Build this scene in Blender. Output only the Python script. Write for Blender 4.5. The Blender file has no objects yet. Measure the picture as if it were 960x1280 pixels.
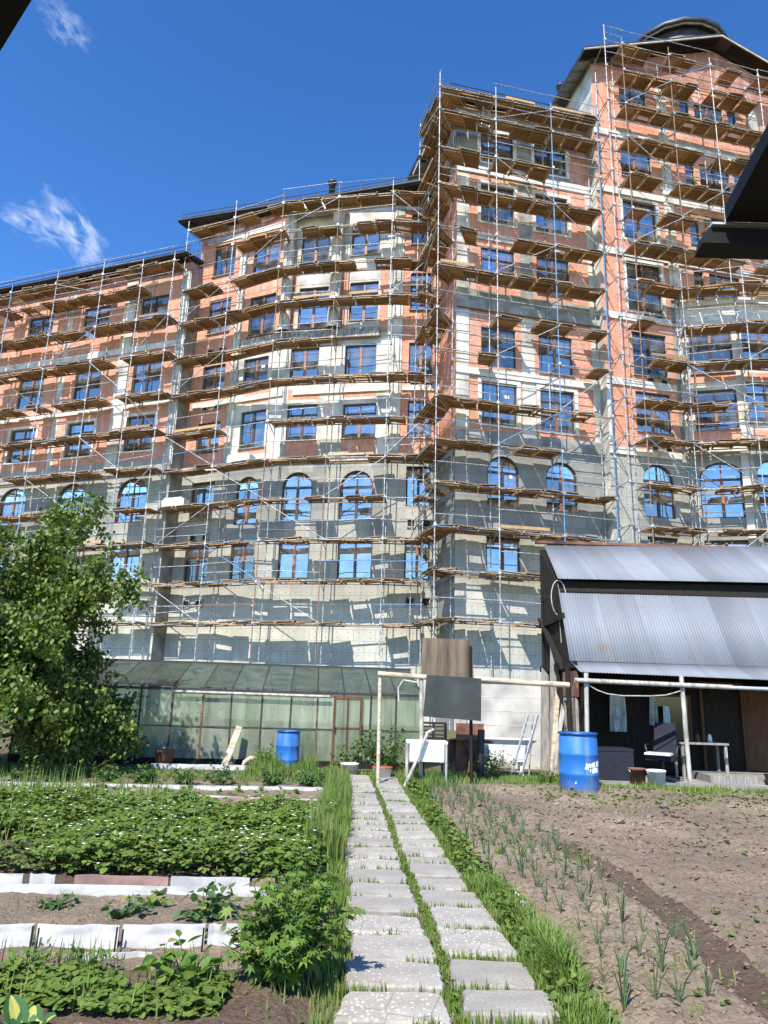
import bpy, math, random
import numpy as np
from mathutils import Vector, Matrix
random.seed(7)
RNG = np.random.default_rng(11)
S = bpy.context.scene
COL = S.collection
R = math.radians

# ------------------------------------------------------------------ helpers
class MB:
    """collects faces (with optional uv and material slot) and links them as ONE mesh object"""
    def __init__(self): self.v=[]; self.f=[]; self.m=[]; self.uv=[]; self.sm=[]
    def add(self, vs, fs, m=0, uvs=None, smooth=False):
        b=len(self.v); self.v.extend([tuple(p) for p in vs])
        for k,f in enumerate(fs):
            self.f.append([b+i for i in f]); self.m.append(m); self.sm.append(smooth)
            self.uv.append(uvs[k] if uvs else None)
    def quad(self,a,b,c,d,m=0,uv=None): self.add([a,b,c,d],[(0,1,2,3)],m,[uv] if uv else None)
    def hexa(self,c,m=0):   # c: 4 bottom + 4 top corners
        self.add(c,[(0,3,2,1),(4,5,6,7),(0,1,5,4),(1,2,6,5),(2,3,7,6),(3,0,4,7)],m)
    def box(self,x0,x1,y0,y1,z0,z1,m=0):
        self.hexa([(x0,y0,z0),(x1,y0,z0),(x1,y1,z0),(x0,y1,z0),(x0,y0,z1),(x1,y0,z1),(x1,y1,z1),(x0,y1,z1)],m)
    def obox(self,p,q,w,h,up=(0,0,1),m=0):   # bar from p to q, width w, height h
        p=Vector(p);q=Vector(q);d=(q-p).normalized();u=Vector(up)
        s=d.cross(u)
        if s.length<1e-4: s=d.cross(Vector((1,0,0)))
        s.normalize();u=s.cross(d)
        s*=w/2;u=u*h/2
        self.hexa([p-s-u,p+s-u,q+s-u,q-s-u,p-s+u,p+s+u,q+s+u,q-s+u],m)
    def tube(self,pts,r,n=6,m=0,cap=True):
        pts=[Vector(p) for p in pts]; rs=r if isinstance(r,(list,tuple)) else [r]*len(pts)
        vs=[];a=None
        for i,p in enumerate(pts):
            d=(pts[min(i+1,len(pts)-1)]-pts[max(i-1,0)]).normalized()
            if a is None:
                a=d.cross(Vector((0,0,1)))
                if a.length<1e-3:a=d.cross(Vector((1,0,0)))
            else: a=a-d*a.dot(d)
            a.normalize();b=d.cross(a)
            for k in range(n):
                t=2*math.pi*k/n; vs.append(p+(a*math.cos(t)+b*math.sin(t))*rs[i])
        fs=[]
        for i in range(len(pts)-1):
            for k in range(n):
                k2=(k+1)%n; fs.append((i*n+k,i*n+k2,(i+1)*n+k2,(i+1)*n+k))
        self.add(vs,fs,m,smooth=True)
        if cap:
            self.add(vs[:n],[tuple(range(n))[::-1]],m); self.add(vs[-n:],[tuple(range(n))],m)
    def lathe(self,prof,n=32,c=(0,0,0),m=0,a0=0,a1=2*math.pi):
        full=abs(a1-a0-2*math.pi)<1e-6; N=n if full else n+1
        vs=[];fs=[]
        for r,z in prof:
            for k in range(N):
                t=a0+(a1-a0)*k/n; vs.append((c[0]+r*math.cos(t),c[1]+r*math.sin(t),c[2]+z))
        for i in range(len(prof)-1):
            for k in range(n):
                k2=(k+1)%N; fs.append((i*N+k,i*N+k2,(i+1)*N+k2,(i+1)*N+k))
        self.add(vs,fs,m,smooth=True)
    def build(self,name,mats,parent=None,loc=None,rotz=0):
        me=bpy.data.meshes.new(name); me.from_pydata([tuple(v) for v in self.v],[],self.f)
        for mm in (mats if isinstance(mats,(list,tuple)) else [mats]): me.materials.append(mm)
        me.polygons.foreach_set('material_index',self.m)
        me.polygons.foreach_set('use_smooth',self.sm)
        if any(u for u in self.uv):
            ul=me.uv_layers.new(name='UVMap').data; i=0
            for f,u in zip(self.f,self.uv):
                for k in range(len(f)):
                    if u: ul[i].uv=u[k]
                    i+=1
        me.update()
        o=bpy.data.objects.new(name,me); COL.objects.link(o)
        if loc is not None: o.location=loc
        o.rotation_euler.z=rotz
        if parent is not None: o.parent=parent
        return o

def tag(o,label=None,cat=None,group=None,kind=None):
    for k,v in (('label',label),('category',cat),('group',group),('kind',kind)):
        if v: o[k]=v
    return o
def empty(name,label,cat,loc=(0,0,0),rotz=0,group=None):
    o=bpy.data.objects.new(name,None); COL.objects.link(o); o.location=loc; o.rotation_euler.z=rotz
    o.empty_display_size=.2
    return tag(o,label,cat,group)
def copy_tree(o,parent=None):
    c=o.copy(); COL.objects.link(c)
    if parent is not None: c.parent=parent
    for ch in list(o.children): copy_tree(ch,c)
    return c
def np_mesh(name,V,F,mats,parent=None,smooth=False,mi=None):
    """fast mesh from arrays; F is (n,k)"""
    V=np.asarray(V,np.float32);F=np.asarray(F,np.int32);k=F.shape[1]
    me=bpy.data.meshes.new(name)
    me.vertices.add(len(V));me.vertices.foreach_set('co',V.ravel())
    me.loops.add(F.size);me.loops.foreach_set('vertex_index',F.ravel())
    me.polygons.add(len(F));me.polygons.foreach_set('loop_start',np.arange(0,F.size,k,dtype=np.int32))
    for m in (mats if isinstance(mats,(list,tuple)) else [mats]): me.materials.append(m)
    if mi is not None: me.polygons.foreach_set('material_index',np.asarray(mi,np.int32))
    me.polygons.foreach_set('use_smooth',np.full(len(F),smooth))
    me.update(calc_edges=True);me.validate()
    o=bpy.data.objects.new(name,me);COL.objects.link(o)
    if parent is not None:o.parent=parent
    return o
def rotmats(yaw,pitch,roll):
    cy,sy=np.cos(yaw),np.sin(yaw);cp,sp=np.cos(pitch),np.sin(pitch);cr,sr=np.cos(roll),np.sin(roll)
    Z=np.zeros_like(yaw);O=np.ones_like(yaw)
    Rz=np.stack([np.stack([cy,-sy,Z],-1),np.stack([sy,cy,Z],-1),np.stack([Z,Z,O],-1)],-2)
    Rx=np.stack([np.stack([O,Z,Z],-1),np.stack([Z,cp,-sp],-1),np.stack([Z,sp,cp],-1)],-2)
    Ry=np.stack([np.stack([cr,Z,sr],-1),np.stack([Z,O,Z],-1),np.stack([-sr,Z,cr],-1)],-2)
    return Rz@Rx@Ry
def scatter(tv,tf,pos,yaw,pitch,roll,scale):
    """copies of template (tv,tf) as arrays; leaf points along +y, face +z"""
    tv=np.asarray(tv,float);tf=np.asarray(tf,int);n=len(pos)
    if np.ndim(scale)==1: scale=np.repeat(np.asarray(scale)[:,None],3,1)
    M=rotmats(yaw,pitch,roll)
    V=np.einsum('nij,nkj->nki',M,tv[None]*scale[:,None,:])+pos[:,None,:]
    F=tf[None]+(np.arange(n)*len(tv))[:,None,None]
    return V.reshape(-1,3),F.reshape(-1,tf.shape[1])
def join_arrays(parts):
    Vs=[];Fs=[];b=0
    for V,F in parts: Vs.append(V);Fs.append(F+b);b+=len(V)
    return np.concatenate(Vs),np.concatenate(Fs)
def vnoise(x,y,seed=0):
    """smooth value noise"""
    xi=np.floor(x).astype(np.int64);yi=np.floor(y).astype(np.int64);fx=x-xi;fy=y-yi
    def h(a,b):
        n=(a*374761393+b*668265263+seed*974634777)&0xffffffff
        n=((n^(n>>13))*1274126177)&0xffffffff
        return ((n^(n>>16))&0xffff)/65535.
    u=fx*fx*(3-2*fx);v=fy*fy*(3-2*fy)
    return (h(xi,yi)*(1-u)+h(xi+1,yi)*u)*(1-v)+(h(xi,yi+1)*(1-u)+h(xi+1,yi+1)*u)*v
def fbm(x,y,s=1,o=4,seed=0):
    a=0;w=1;t=0
    for k in range(o): a=a+w*vnoise(x*s,y*s,seed+k);t+=w;w*=.5;s*=2.07
    return a/t-.5

# ------------------------------------------------------------------ materials
def mat(name): 
    m=bpy.data.materials.new(name);m.use_nodes=True;nt=m.node_tree
    return m,nt,nt.nodes['Principled BSDF']
def N(nt,t,**k):
    n=nt.nodes.new(t)
    for a,b in k.items():
        if a in n.inputs: n.inputs[a].default_value=b
        else: setattr(n,a,b)
    return n
def mixc(nt,fac,a,b,blend='MIX'):
    n=nt.nodes.new('ShaderNodeMix');n.data_type='RGBA';n.blend_type=blend
    for s,v in ((n.inputs[0],fac),(n.inputs[6],a),(n.inputs[7],b)):
        if hasattr(v,'node'): nt.links.new(v,s)
        elif isinstance(v,(int,float)): s.default_value=v
        else: s.default_value=(*v,1)
    return n.outputs[2]
def ramp(nt,src,stops):
    n=nt.nodes.new('ShaderNodeValToRGB');e=n.color_ramp.elements
    while len(e)<len(stops): e.new(.5)
    for k,(p,c) in enumerate(stops):
        e[k].position=p;e[k].color=(c,c,c,1) if isinstance(c,(int,float)) else (*c,1)
    nt.links.new(src,n.inputs[0]);return n.outputs[0]
def noise(nt,scale,coord='Object',detail=4,stretch=None,dist=0):
    tc=nt.nodes.new('ShaderNodeTexCoord');src=tc.outputs[coord]
    if stretch:
        mp=N(nt,'ShaderNodeMapping');mp.inputs['Scale'].default_value=stretch
        nt.links.new(src,mp.inputs[0]);src=mp.outputs[0]
    n=N(nt,'ShaderNodeTexNoise',Scale=scale,Detail=detail,Distortion=dist)
    nt.links.new(src,n.inputs['Vector']);return n.outputs[0]
def bump(nt,b,h,strength=.3,dist=.02):
    n=N(nt,'ShaderNodeBump',Strength=strength,Distance=dist);nt.links.new(h,n.inputs['Height']);nt.links.new(n.outputs[0],b.inputs['Normal'])
def simple(name,c,rough=.7,var=.25,scale=6,metal=0,stretch=None,bmp=0,dark=None,spec=.5):
    m,nt,b=mat(name)
    n=noise(nt,scale,stretch=stretch)
    c2=dark or tuple(x*(1-var*1.6) for x in c);c1=tuple(min(1,x*(1+var*.6)) for x in c)
    nt.links.new(mixc(nt,ramp(nt,n,[(.3,0.),(.7,1.)]),c2,c1),b.inputs['Base Color'])
    b.inputs['Roughness'].default_value=rough;b.inputs['Metallic'].default_value=metal
    b.inputs['Specular IOR Level'].default_value=spec
    if bmp: bump(nt,b,noise(nt,scale*4,stretch=stretch),bmp)
    return m
M={}
def brickmat(name,c1,c2,mort):
    m,nt,b=mat(name)
    uv=nt.nodes.new('ShaderNodeUVMap')
    br=N(nt,'ShaderNodeTexBrick',Scale=1.0,**{'Mortar Size':.012,'Brick Width':.26,'Row Height':.085,'Bias':-.1})
    br.inputs['Color1'].default_value=(*c1,1);br.inputs['Color2'].default_value=(*c2,1);br.inputs['Mortar'].default_value=(*mort,1)
    nt.links.new(uv.outputs[0],br.inputs['Vector'])
    n1=noise(nt,.7,detail=5);n2=noise(nt,5,detail=3)
    c=mixc(nt,ramp(nt,n1,[(.35,.0),(.75,.5)]),br.outputs[0],(.52,.32,.25))
    c=mixc(nt,ramp(nt,n2,[(.3,.4),(.6,0.)]),c,(.24,.085,.05))
    c=mixc(nt,ramp(nt,noise(nt,1.,stretch=(2.6,2.6,.35),detail=5),[(.52,0.),(.72,.5)]),c,(.55,.43,.36))
    nt.links.new(c,b.inputs['Base Color']);b.inputs['Roughness'].default_value=.9;b.inputs['Specular IOR Level'].default_value=.2
    return m
M['brick']=brickmat('brick',(.58,.20,.10),(.50,.16,.075),(.50,.37,.29))
M['brickdark']=brickmat('dark_brick',(.34,.105,.06),(.26,.08,.05),(.27,.2,.16))  # darker brick tone for the top strips of the walls and the gable
def epsmat(name,c,c2,dots=True,w=1.2,h=.6):
    m,nt,b=mat(name)
    uv=nt.nodes.new('ShaderNodeUVMap')
    br=N(nt,'ShaderNodeTexBrick',Scale=1.0,**{'Mortar Size':.012,'Brick Width':w,'Row Height':h,'Bias':0.})
    br.inputs['Color1'].default_value=(*c,1);br.inputs['Color2'].default_value=(*c2,1);br.inputs['Mortar'].default_value=(*[x*.45 for x in c],1)
    nt.links.new(uv.outputs[0],br.inputs['Vector'])
    n1=noise(nt,1.1,detail=6)
    col=mixc(nt,ramp(nt,n1,[(.35,.55),(.62,0.)]),br.outputs[0],tuple(x*.62 for x in c))
    if dots:
        mp=N(nt,'ShaderNodeMapping');mp.inputs['Scale'].default_value=(1/w*2,1/h*2,1);nt.links.new(uv.outputs[0],mp.inputs[0])
        fr=N(nt,'ShaderNodeVectorMath',operation='FRACTION');nt.links.new(mp.outputs[0],fr.inputs[0])
        ds=N(nt,'ShaderNodeVectorMath',operation='DISTANCE');nt.links.new(fr.outputs[0],ds.inputs[0]);ds.inputs[1].default_value=(.5,.5,0)
        col=mixc(nt,ramp(nt,noise(nt,1.,stretch=(2.2,2.2,.3),detail=6),[(.5,0.),(.72,.55)]),col,tuple(x*.55 for x in c))
        col=mixc(nt,ramp(nt,ds.outputs['Value'],[(.05,1.),(.065,0.)]),col,(.05,.05,.05))
    nt.links.new(col,b.inputs['Base Color']);b.inputs['Roughness'].default_value=.95;b.inputs['Specular IOR Level'].default_value=.15
    return m
M['eps']=epsmat('insulation_board',(.36,.35,.30),(.31,.305,.265))
M['graphite']=epsmat('graphite_insulation',(.26,.265,.245),(.21,.215,.20),False)
M['basal']=epsmat('base_insulation',(.47,.455,.385),(.41,.40,.345))
M['plaster']=simple('pale_plaster',(.52,.50,.44),.95,.3,.9)
M['concrete']=simple('concrete',(.26,.255,.235),.95,.3,1.5,bmp=.2)
M['white']=simple('white_trim',(.58,.565,.51),.9,.22,2.2)
M['roughcon']=simple('rough_concrete',(.34,.32,.28),.95,.5,5,stretch=(3,3,.6))
M['roofdark']=simple('dark_roof_metal',(.035,.034,.036),.5,.3,2)
M['soffit']=simple('soffit_boards',(.44,.40,.33),.8,.4,3,stretch=(1,6,1))
M['frame']=simple('dark_brown_frame',(.055,.032,.022),.5,.3,4)
M['mullion']=simple('brown_mullion',(.26,.115,.06),.55,.3,4)
M['curtain']=simple('curtain_cloth',(.6,.62,.66),.9,.35,6,stretch=(9,9,.5))
def steel():
    m,nt,b=mat('galvanised_tube');n=noise(nt,9,detail=3)
    nt.links.new(mixc(nt,ramp(nt,n,[(.42,1.),(.58,0.)]),(.44,.45,.46),(.2,.19,.18)),b.inputs['Base Color'])
    b.inputs['Metallic'].default_value=.25;b.inputs['Roughness'].default_value=.5
    return m
M['steel']=steel()
M['rusty']=simple('rusty_tube',(.24,.14,.09),.75,.4,8)
M['blue_tube']=simple('blue_painted_tube',(.12,.26,.42),.6,.3,8)
def wood(name,a,bcol,sc=(2,14,2),rough=.85):
    m,nt,b=mat(name);g=nt.nodes.new('ShaderNodeNewGeometry')
    n=noise(nt,3,stretch=sc,detail=6)
    c=mixc(nt,ramp(nt,n,[(.3,0.),(.72,1.)]),bcol,a)
    rr=ramp(nt,g.outputs['Random Per Island'],[(0.,.5),(1.,1.18)])
    c=mixc(nt,1.,c,rr,'MULTIPLY')
    nt.links.new(c,b.inputs['Base Color']);b.inputs['Roughness'].default_value=rough;b.inputs['Specular IOR Level'].default_value=.2
    return m
M['deck']=wood('scaffold_boards',(.44,.285,.15),(.265,.17,.085))
M['deckedge']=wood('pale_boards',(.52,.43,.31),(.33,.26,.18))
M['oldwood']=wood('weathered_wood',(.36,.34,.31),(.17,.15,.13),(8,8,1))
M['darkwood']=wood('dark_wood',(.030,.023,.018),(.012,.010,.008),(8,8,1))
M['brownwood']=wood('brown_door_wood',(.16,.075,.035),(.09,.042,.02),(8,8,1))
M['palepost']=simple('peeling_white_post',(.42,.395,.345),.8,.35,7,stretch=(2,2,.5))
M['polewood']=simple('debarked_pole',(.58,.47,.33),.8,.35,5,stretch=(.6,3,3))
def glass():
    m,nt,b=mat('window_glass');out=nt.nodes['Material Output']
    nt.nodes.remove(b)
    gl=N(nt,'ShaderNodeBsdfGlossy',Roughness=.015);gl.inputs['Color'].default_value=(1,.96,.89,1)
    tr=nt.nodes.new('ShaderNodeBsdfTransparent');tr.inputs['Color'].default_value=(.5,.56,.6,1)
    fr=N(nt,'ShaderNodeFresnel',IOR=1.9)
    oi=nt.nodes.new('ShaderNodeObjectInfo');add=N(nt,'ShaderNodeMath',operation='ADD');nt.links.new(fr.outputs[0],add.inputs[0]);nt.links.new(ramp(nt,oi.outputs['Random'],[(0.,.05),(.35,.2),(1.,.38)]),add.inputs[1]);add.use_clamp=True
    bm=N(nt,'ShaderNodeBump',Strength=.2,Distance=.06);nt.links.new(noise(nt,1.3,detail=1),bm.inputs['Height']);nt.links.new(bm.outputs[0],gl.inputs['Normal'])
    mx=nt.nodes.new('ShaderNodeMixShader');nt.links.new(add.outputs[0],mx.inputs[0]);nt.links.new(tr.outputs[0],mx.inputs[1]);nt.links.new(gl.outputs[0],mx.inputs[2])
    df=N(nt,'ShaderNodeBsdfDiffuse');df.inputs['Color'].default_value=(.5,.5,.48,1);m2=nt.nodes.new('ShaderNodeMixShader')
    nt.links.new(ramp(nt,noise(nt,1.1,detail=4,stretch=(1,1,.5)),[(.4,0.03),(.75,.3)]),m2.inputs[0]);nt.links.new(mx.outputs[0],m2.inputs[1]);nt.links.new(df.outputs[0],m2.inputs[2]);nt.links.new(m2.outputs[0],out.inputs[0]);return m
M['glass']=glass()
def ghglass(name,col,d=.75):
    m,nt,b=mat(name);out=nt.nodes['Material Output']
    n=noise(nt,1.6,detail=6,stretch=(2.5,2.5,.5));oi=nt.nodes.new('ShaderNodeObjectInfo')
    cc=mixc(nt,ramp(nt,n,[(.3,0.),(.68,1.)]),tuple(x*.42 for x in col),col)
    cc=mixc(nt,1.,cc,ramp(nt,oi.outputs['Random'],[(0.,(.62,.68,.6)),(1.,(1.15,1.12,1.1))]),'MULTIPLY')
    nt.links.new(cc,b.inputs['Base Color']);b.inputs['Roughness'].default_value=.2
    tr=nt.nodes.new('ShaderNodeBsdfTransparent');tr.inputs['Color'].default_value=(.75,.85,.74,1)
    mx=nt.nodes.new('ShaderNodeMixShader');mx.inputs[0].default_value=d
    nt.links.new(tr.outputs[0],mx.inputs[1]);nt.links.new(b.outputs[0],mx.inputs[2]);nt.links.new(mx.outputs[0],out.inputs[0]);return m
M['ghglass']=ghglass('dirty_greenhouse_glass',(.44,.49,.38),.52)
M['ghroof']=ghglass('dark_greenhouse_roof_glass',(.085,.125,.10),.8)
M['darkmetal']=simple('dark_metal_bar',(.03,.03,.028),.6,.3,5)
M['rust']=simple('rust_sheet',(.20,.085,.05),.85,.5,3)
M['sink']=simple('white_enamel',(.78,.77,.74),.3,.06,3)
M['blackish']=simple('vent_hole_shade',(.02,.018,.016),.9,.3,3)  # plate colour of the vents, standing in for the shade inside a hole
def zinc():
    m,nt,b=mat('zinc_sheet')
    n=noise(nt,1.3,detail=5);n2=noise(nt,1.0,stretch=(2.2,.2,.2),detail=3)
    c=mixc(nt,ramp(nt,n2,[(.35,0.),(.65,1.)]),(.15,.165,.185),(.195,.21,.23))
    c=mixc(nt,ramp(nt,n,[(.55,0.),(.75,.5)]),c,(.16,.155,.148))
    tc=nt.nodes.new('ShaderNodeTexCoord');sp=N(nt,'ShaderNodeSeparateXYZ');nt.links.new(tc.outputs['Object'],sp.inputs[0])
    dv=N(nt,'ShaderNodeMath',operation='DIVIDE');nt.links.new(sp.outputs[0],dv.inputs[0]);dv.inputs[1].default_value=.83
    fl=N(nt,'ShaderNodeMath',operation='FLOOR');nt.links.new(dv.outputs[0],fl.inputs[0]);wn=N(nt,'ShaderNodeTexWhiteNoise',noise_dimensions='1D');nt.links.new(fl.outputs[0],wn.inputs['W'])
    c=mixc(nt,1.,c,ramp(nt,wn.outputs['Value'],[(0.,.84),(1.,1.12)]),'MULTIPLY')
    fc=N(nt,'ShaderNodeMath',operation='FRACT');nt.links.new(dv.outputs[0],fc.inputs[0]);c=mixc(nt,ramp(nt,fc.outputs[0],[(.0,.6),(.02,0.)]),c,(.07,.07,.075))
    c=mixc(nt,ramp(nt,noise(nt,2.4,detail=7),[(.62,0.),(.74,.55)]),c,(.20,.13,.09))
    nt.links.new(c,b.inputs['Base Color']);b.inputs['Metallic'].default_value=0.;b.inputs['Roughness'].default_value=.6;b.inputs['Specular IOR Level'].default_value=.3
    return m
M['zinc']=zinc()
def plastic():
    m,nt,b=mat('faded_blue_plastic')
    c=mixc(nt,ramp(nt,noise(nt,2.2,detail=6),[(.4,0.),(.72,.6)]),(.010,.115,.38),(.05,.20,.44))
    c=mixc(nt,ramp(nt,noise(nt,2.,stretch=(4,4,.5),detail=6),[(.55,0.),(.75,.55)]),c,(.20,.25,.30))
    tcz=nt.nodes.new('ShaderNodeTexCoord');sp=N(nt,'ShaderNodeSeparateXYZ');nt.links.new(tcz.outputs['Object'],sp.inputs[0])
    mu=N(nt,'ShaderNodeMath',operation='MULTIPLY');nt.links.new(ramp(nt,sp.outputs[2],[(.0,1.),(.28,0.)]),mu.inputs[0]);nt.links.new(ramp(nt,noise(nt,7,detail=5),[(.4,0.),(.65,.8)]),mu.inputs[1])
    c=mixc(nt,mu.outputs[0],c,(.22,.17,.13))
    nt.links.new(c,b.inputs['Base Color']);b.inputs['Roughness'].default_value=.48;bump(nt,b,noise(nt,5,detail=3),.12,.02);return m
M['barrel']=plastic()
M['barreldark']=simple('dark_blue_plastic',(.008,.06,.2),.4,.2,3)
M['tar']=simple('tarred_black_tin',(.009,.0085,.009),.6,.3,2,spec=.2)
M['darkglass']=simple('dark_old_glass',(.012,.014,.016),.12,.2,2)
M['label']=simple('white_sticker',(.75,.76,.78),.6,.1,9)
M['ply']=simple('brown_plywood',(.15,.108,.07),.8,.45,2.5,stretch=(3,3,.4))
M['greenboard']=simple('dark_green_board',(.028,.036,.033),.7,.35,3)
M['whiteb']=simple('painted_block_wall',(.46,.44,.395),.9,.3,1.5)
M['slate']=simple('white_slate_edging',(.52,.52,.51),.85,.3,4,stretch=(1,1,3))
M['pinkslate']=simple('reddish_slate_edging',(.32,.2,.165),.9,.35,4)
M['greyslate']=simple('grey_slate_edging',(.48,.48,.46),.9,.3,4)
M['plastic_w']=simple('white_plastic',(.75,.74,.72),.5,.1,5)
M['foam']=simple('pale_blue_foam',(.55,.72,.72),.8,.15,3)
M['navy']=simple('navy_fabric',(.007,.01,.022),.85,.3,8)
M['black']=simple('black_plastic',(.012,.012,.013),.5,.3,8)
M['alu']=simple('aluminium',(.62,.63,.66),.4,.15,8,metal=.6)
M['redlid']=simple('red_lid',(.42,.09,.05),.5,.2,8)
M['cloth']=simple('pale_cloth',(.52,.54,.52),.9,.3,5)
M['bark']=simple('bark',(.11,.085,.062),.95,.45,6,stretch=(3,3,.6),bmp=.6)
def leafmat(name,a,b_,c3=None,trans=.32,rough=.5):
    m,nt,b=mat(name);out=nt.nodes['Material Output'];g=nt.nodes.new('ShaderNodeNewGeometry')
    c=mixc(nt,g.outputs['Random Per Island'],a,b_)
    c=mixc(nt,ramp(nt,g.outputs['Random Per Island'],[(.968,0.),(.976,.8)]),c,(.30,.25,.07))
    if c3: c=mixc(nt,ramp(nt,noise(nt,1.6,detail=2),[(.45,0.),(.65,.8)]),c,c3)
    nt.links.new(c,b.inputs['Base Color']);b.inputs['Roughness'].default_value=rough;b.inputs['Specular IOR Level'].default_value=.35
    t=nt.nodes.new('ShaderNodeBsdfTranslucent')
    nt.links.new(mixc(nt,1.,c,(1.1,1.25,.5),'MULTIPLY'),t.inputs['Color'])
    mx=nt.nodes.new('ShaderNodeMixShader');mx.inputs[0].default_value=trans
    nt.links.new(b.outputs[0],mx.inputs[1]);nt.links.new(t.outputs[0],mx.inputs[2]);nt.links.new(mx.outputs[0],out.inputs[0]);return m
M['treeleaf']=leafmat('tree_leaf',(.055,.10,.019),(.165,.225,.045))
M['strawleaf']=leafmat('strawberry_leaf',(.075,.135,.026),(.18,.25,.055),(.13,.21,.035))
M['bushleaf']=leafmat('lush_leaf',(.07,.145,.026),(.155,.245,.045))
M['raspleaf']=leafmat('raspberry_leaf',(.055,.11,.03),(.11,.17,.045))
M['rowleaf']=leafmat('row_plant_leaf',(.045,.10,.03),(.10,.18,.05))
M['grass']=leafmat('grass_blade',(.09,.17,.028),(.19,.27,.06),(.21,.25,.08),.3)
M['onion']=leafmat('onion_leaf',(.055,.105,.04),(.12,.175,.07),None,.15,.4)
M['hosta']=leafmat('hosta_leaf',(.04,.13,.035),(.05,.14,.04))
M['hostay']=leafmat('hosta_yellow',(.42,.40,.10),(.5,.47,.14))
M['petal']=simple('white_petal',(.8,.8,.76),.7,.05,9)
M['yellow']=simple('yellow_petal',(.75,.5,.03),.7,.1,9)
def soil(name,a,b_,wet):
    m,nt,b=mat(name)
    n1=noise(nt,1.1,detail=8);n2=noise(nt,26,detail=4);n3=noise(nt,.5,detail=2)
    c=mixc(nt,ramp(nt,n1,[(.3,0.),(.7,1.)]),b_,a)
    c=mixc(nt,ramp(nt,n2,[(.36,.6),(.56,0.)]),c,wet)
    v=N(nt,'ShaderNodeTexVoronoi',Scale=16.);tc=nt.nodes.new('ShaderNodeTexCoord');nt.links.new(tc.outputs['Object'],v.inputs['Vector'])
    c=mixc(nt,ramp(nt,v.outputs['Distance'],[(.06,.5),(.12,0.)]),c,(.42,.36,.29))
    c=mixc(nt,ramp(nt,n3,[(.42,.0),(.6,.55)]),c,tuple(x*.62 for x in b_))
    nt.links.new(c,b.inputs['Base Color']);b.inputs['Roughness'].default_value=.97;b.inputs['Specular IOR Level'].default_value=.1
    bump(nt,b,noise(nt,40,detail=6),.7,.03);return m
M['soil']=soil('dry_soil',(.285,.226,.165),(.20,.155,.112),(.095,.07,.052))
M['soildark']=soil('damp_soil',(.16,.115,.082),(.105,.075,.055),(.05,.036,.028))
M['soilgrass']=soil('weedy_ground',(.12,.12,.055),(.16,.13,.08),(.05,.06,.025))
def slabmat():
    m,nt,b=mat('pebbled_concrete');tc=nt.nodes.new('ShaderNodeTexCoord')
    oi=nt.nodes.new('ShaderNodeObjectInfo')
    v=N(nt,'ShaderNodeTexVoronoi',Scale=38.);nt.links.new(tc.outputs['Object'],v.inputs['Vector'])
    n=noise(nt,3,detail=6);n2=noise(nt,60,detail=2)
    c=mixc(nt,ramp(nt,n,[(.3,0.),(.7,1.)]),(.25,.235,.21),(.37,.35,.315))
    sep=N(nt,'ShaderNodeSeparateColor');nt.links.new(v.outputs['Color'],sep.inputs[0])
    gate=N(nt,'ShaderNodeMath',operation='MULTIPLY');nt.links.new(ramp(nt,v.outputs['Distance'],[(.28,1.),(.42,0.)]),gate.inputs[0]);nt.links.new(ramp(nt,sep.outputs[0],[(.45,0.),(.55,1.)]),gate.inputs[1])
    g2=N(nt,'ShaderNodeMath',operation='MULTIPLY');nt.links.new(gate.outputs[0],g2.inputs[0]);nt.links.new(ramp(nt,oi.outputs['Random'],[(.2,.15),(.8,.85)]),g2.inputs[1])
    c=mixc(nt,g2.outputs[0],c,(.55,.53,.48))
    c=mixc(nt,ramp(nt,n2,[(.35,.35),(.5,0.)]),c,(.16,.15,.13))
    c=mixc(nt,ramp(nt,noise(nt,1.7,coord='Object',detail=7,dist=.6),[(.5,0.),(.68,.7)]),c,(.15,.135,.10))
    vc=N(nt,'ShaderNodeTexVoronoi',Scale=3.2,feature='DISTANCE_TO_EDGE')
    wn=N(nt,'ShaderNodeVectorMath',operation='ADD');nt.links.new(tc.outputs['Object'],wn.inputs[0]);nt.links.new(oi.outputs['Location'],wn.inputs[1]);nt.links.new(wn.outputs[0],vc.inputs['Vector'])
    ck=N(nt,'ShaderNodeMath',operation='MULTIPLY');nt.links.new(ramp(nt,vc.outputs['Distance'],[(.0,.9),(.012,0.)]),ck.inputs[0]);nt.links.new(ramp(nt,oi.outputs['Random'],[(.82,0.),(.84,1.)]),ck.inputs[1])
    c=mixc(nt,ck.outputs[0],c,(.09,.08,.065))
    c=mixc(nt,1.,c,ramp(nt,oi.outputs['Random'],[(0.,(.86,.85,.84)),(1.,(1.08,1.06,1.02))]),'MULTIPLY')
    nt.links.new(c,b.inputs['Base Color']);b.inputs['Roughness'].default_value=.92;bump(nt,b,noise(nt,45,detail=4),.35,.01);return m
M['slab']=slabmat()

# ------------------------------------------------------------------ camera, light, sky
F_PX,PITCH,ROLL,EYE=900.,R(14.1),R(1.75),1.6
cam=bpy.data.objects.new('camera',bpy.data.cameras.new('camera'));COL.objects.link(cam);S.camera=cam
cam.data.sensor_fit='VERTICAL';cam.data.sensor_height=32;cam.data.lens=F_PX/1280*32
cam.data.clip_start=.05;cam.data.clip_end=3000
fw=Vector((0,math.cos(PITCH),math.sin(PITCH)));r0=Vector((1,0,0));u0=Vector((0,-math.sin(PITCH),math.cos(PITCH)))
cr=r0*math.cos(ROLL)+u0*math.sin(ROLL);cu=-r0*math.sin(ROLL)+u0*math.cos(ROLL)
cam.matrix_world=Matrix(((cr.x,cu.x,-fw.x,0),(cr.y,cu.y,-fw.y,0),(cr.z,cu.z,-fw.z,EYE),(0,0,0,1)))
def ray(px,py): return fw+cr*((px-480)/F_PX)-cu*((py-640)/F_PX)

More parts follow.
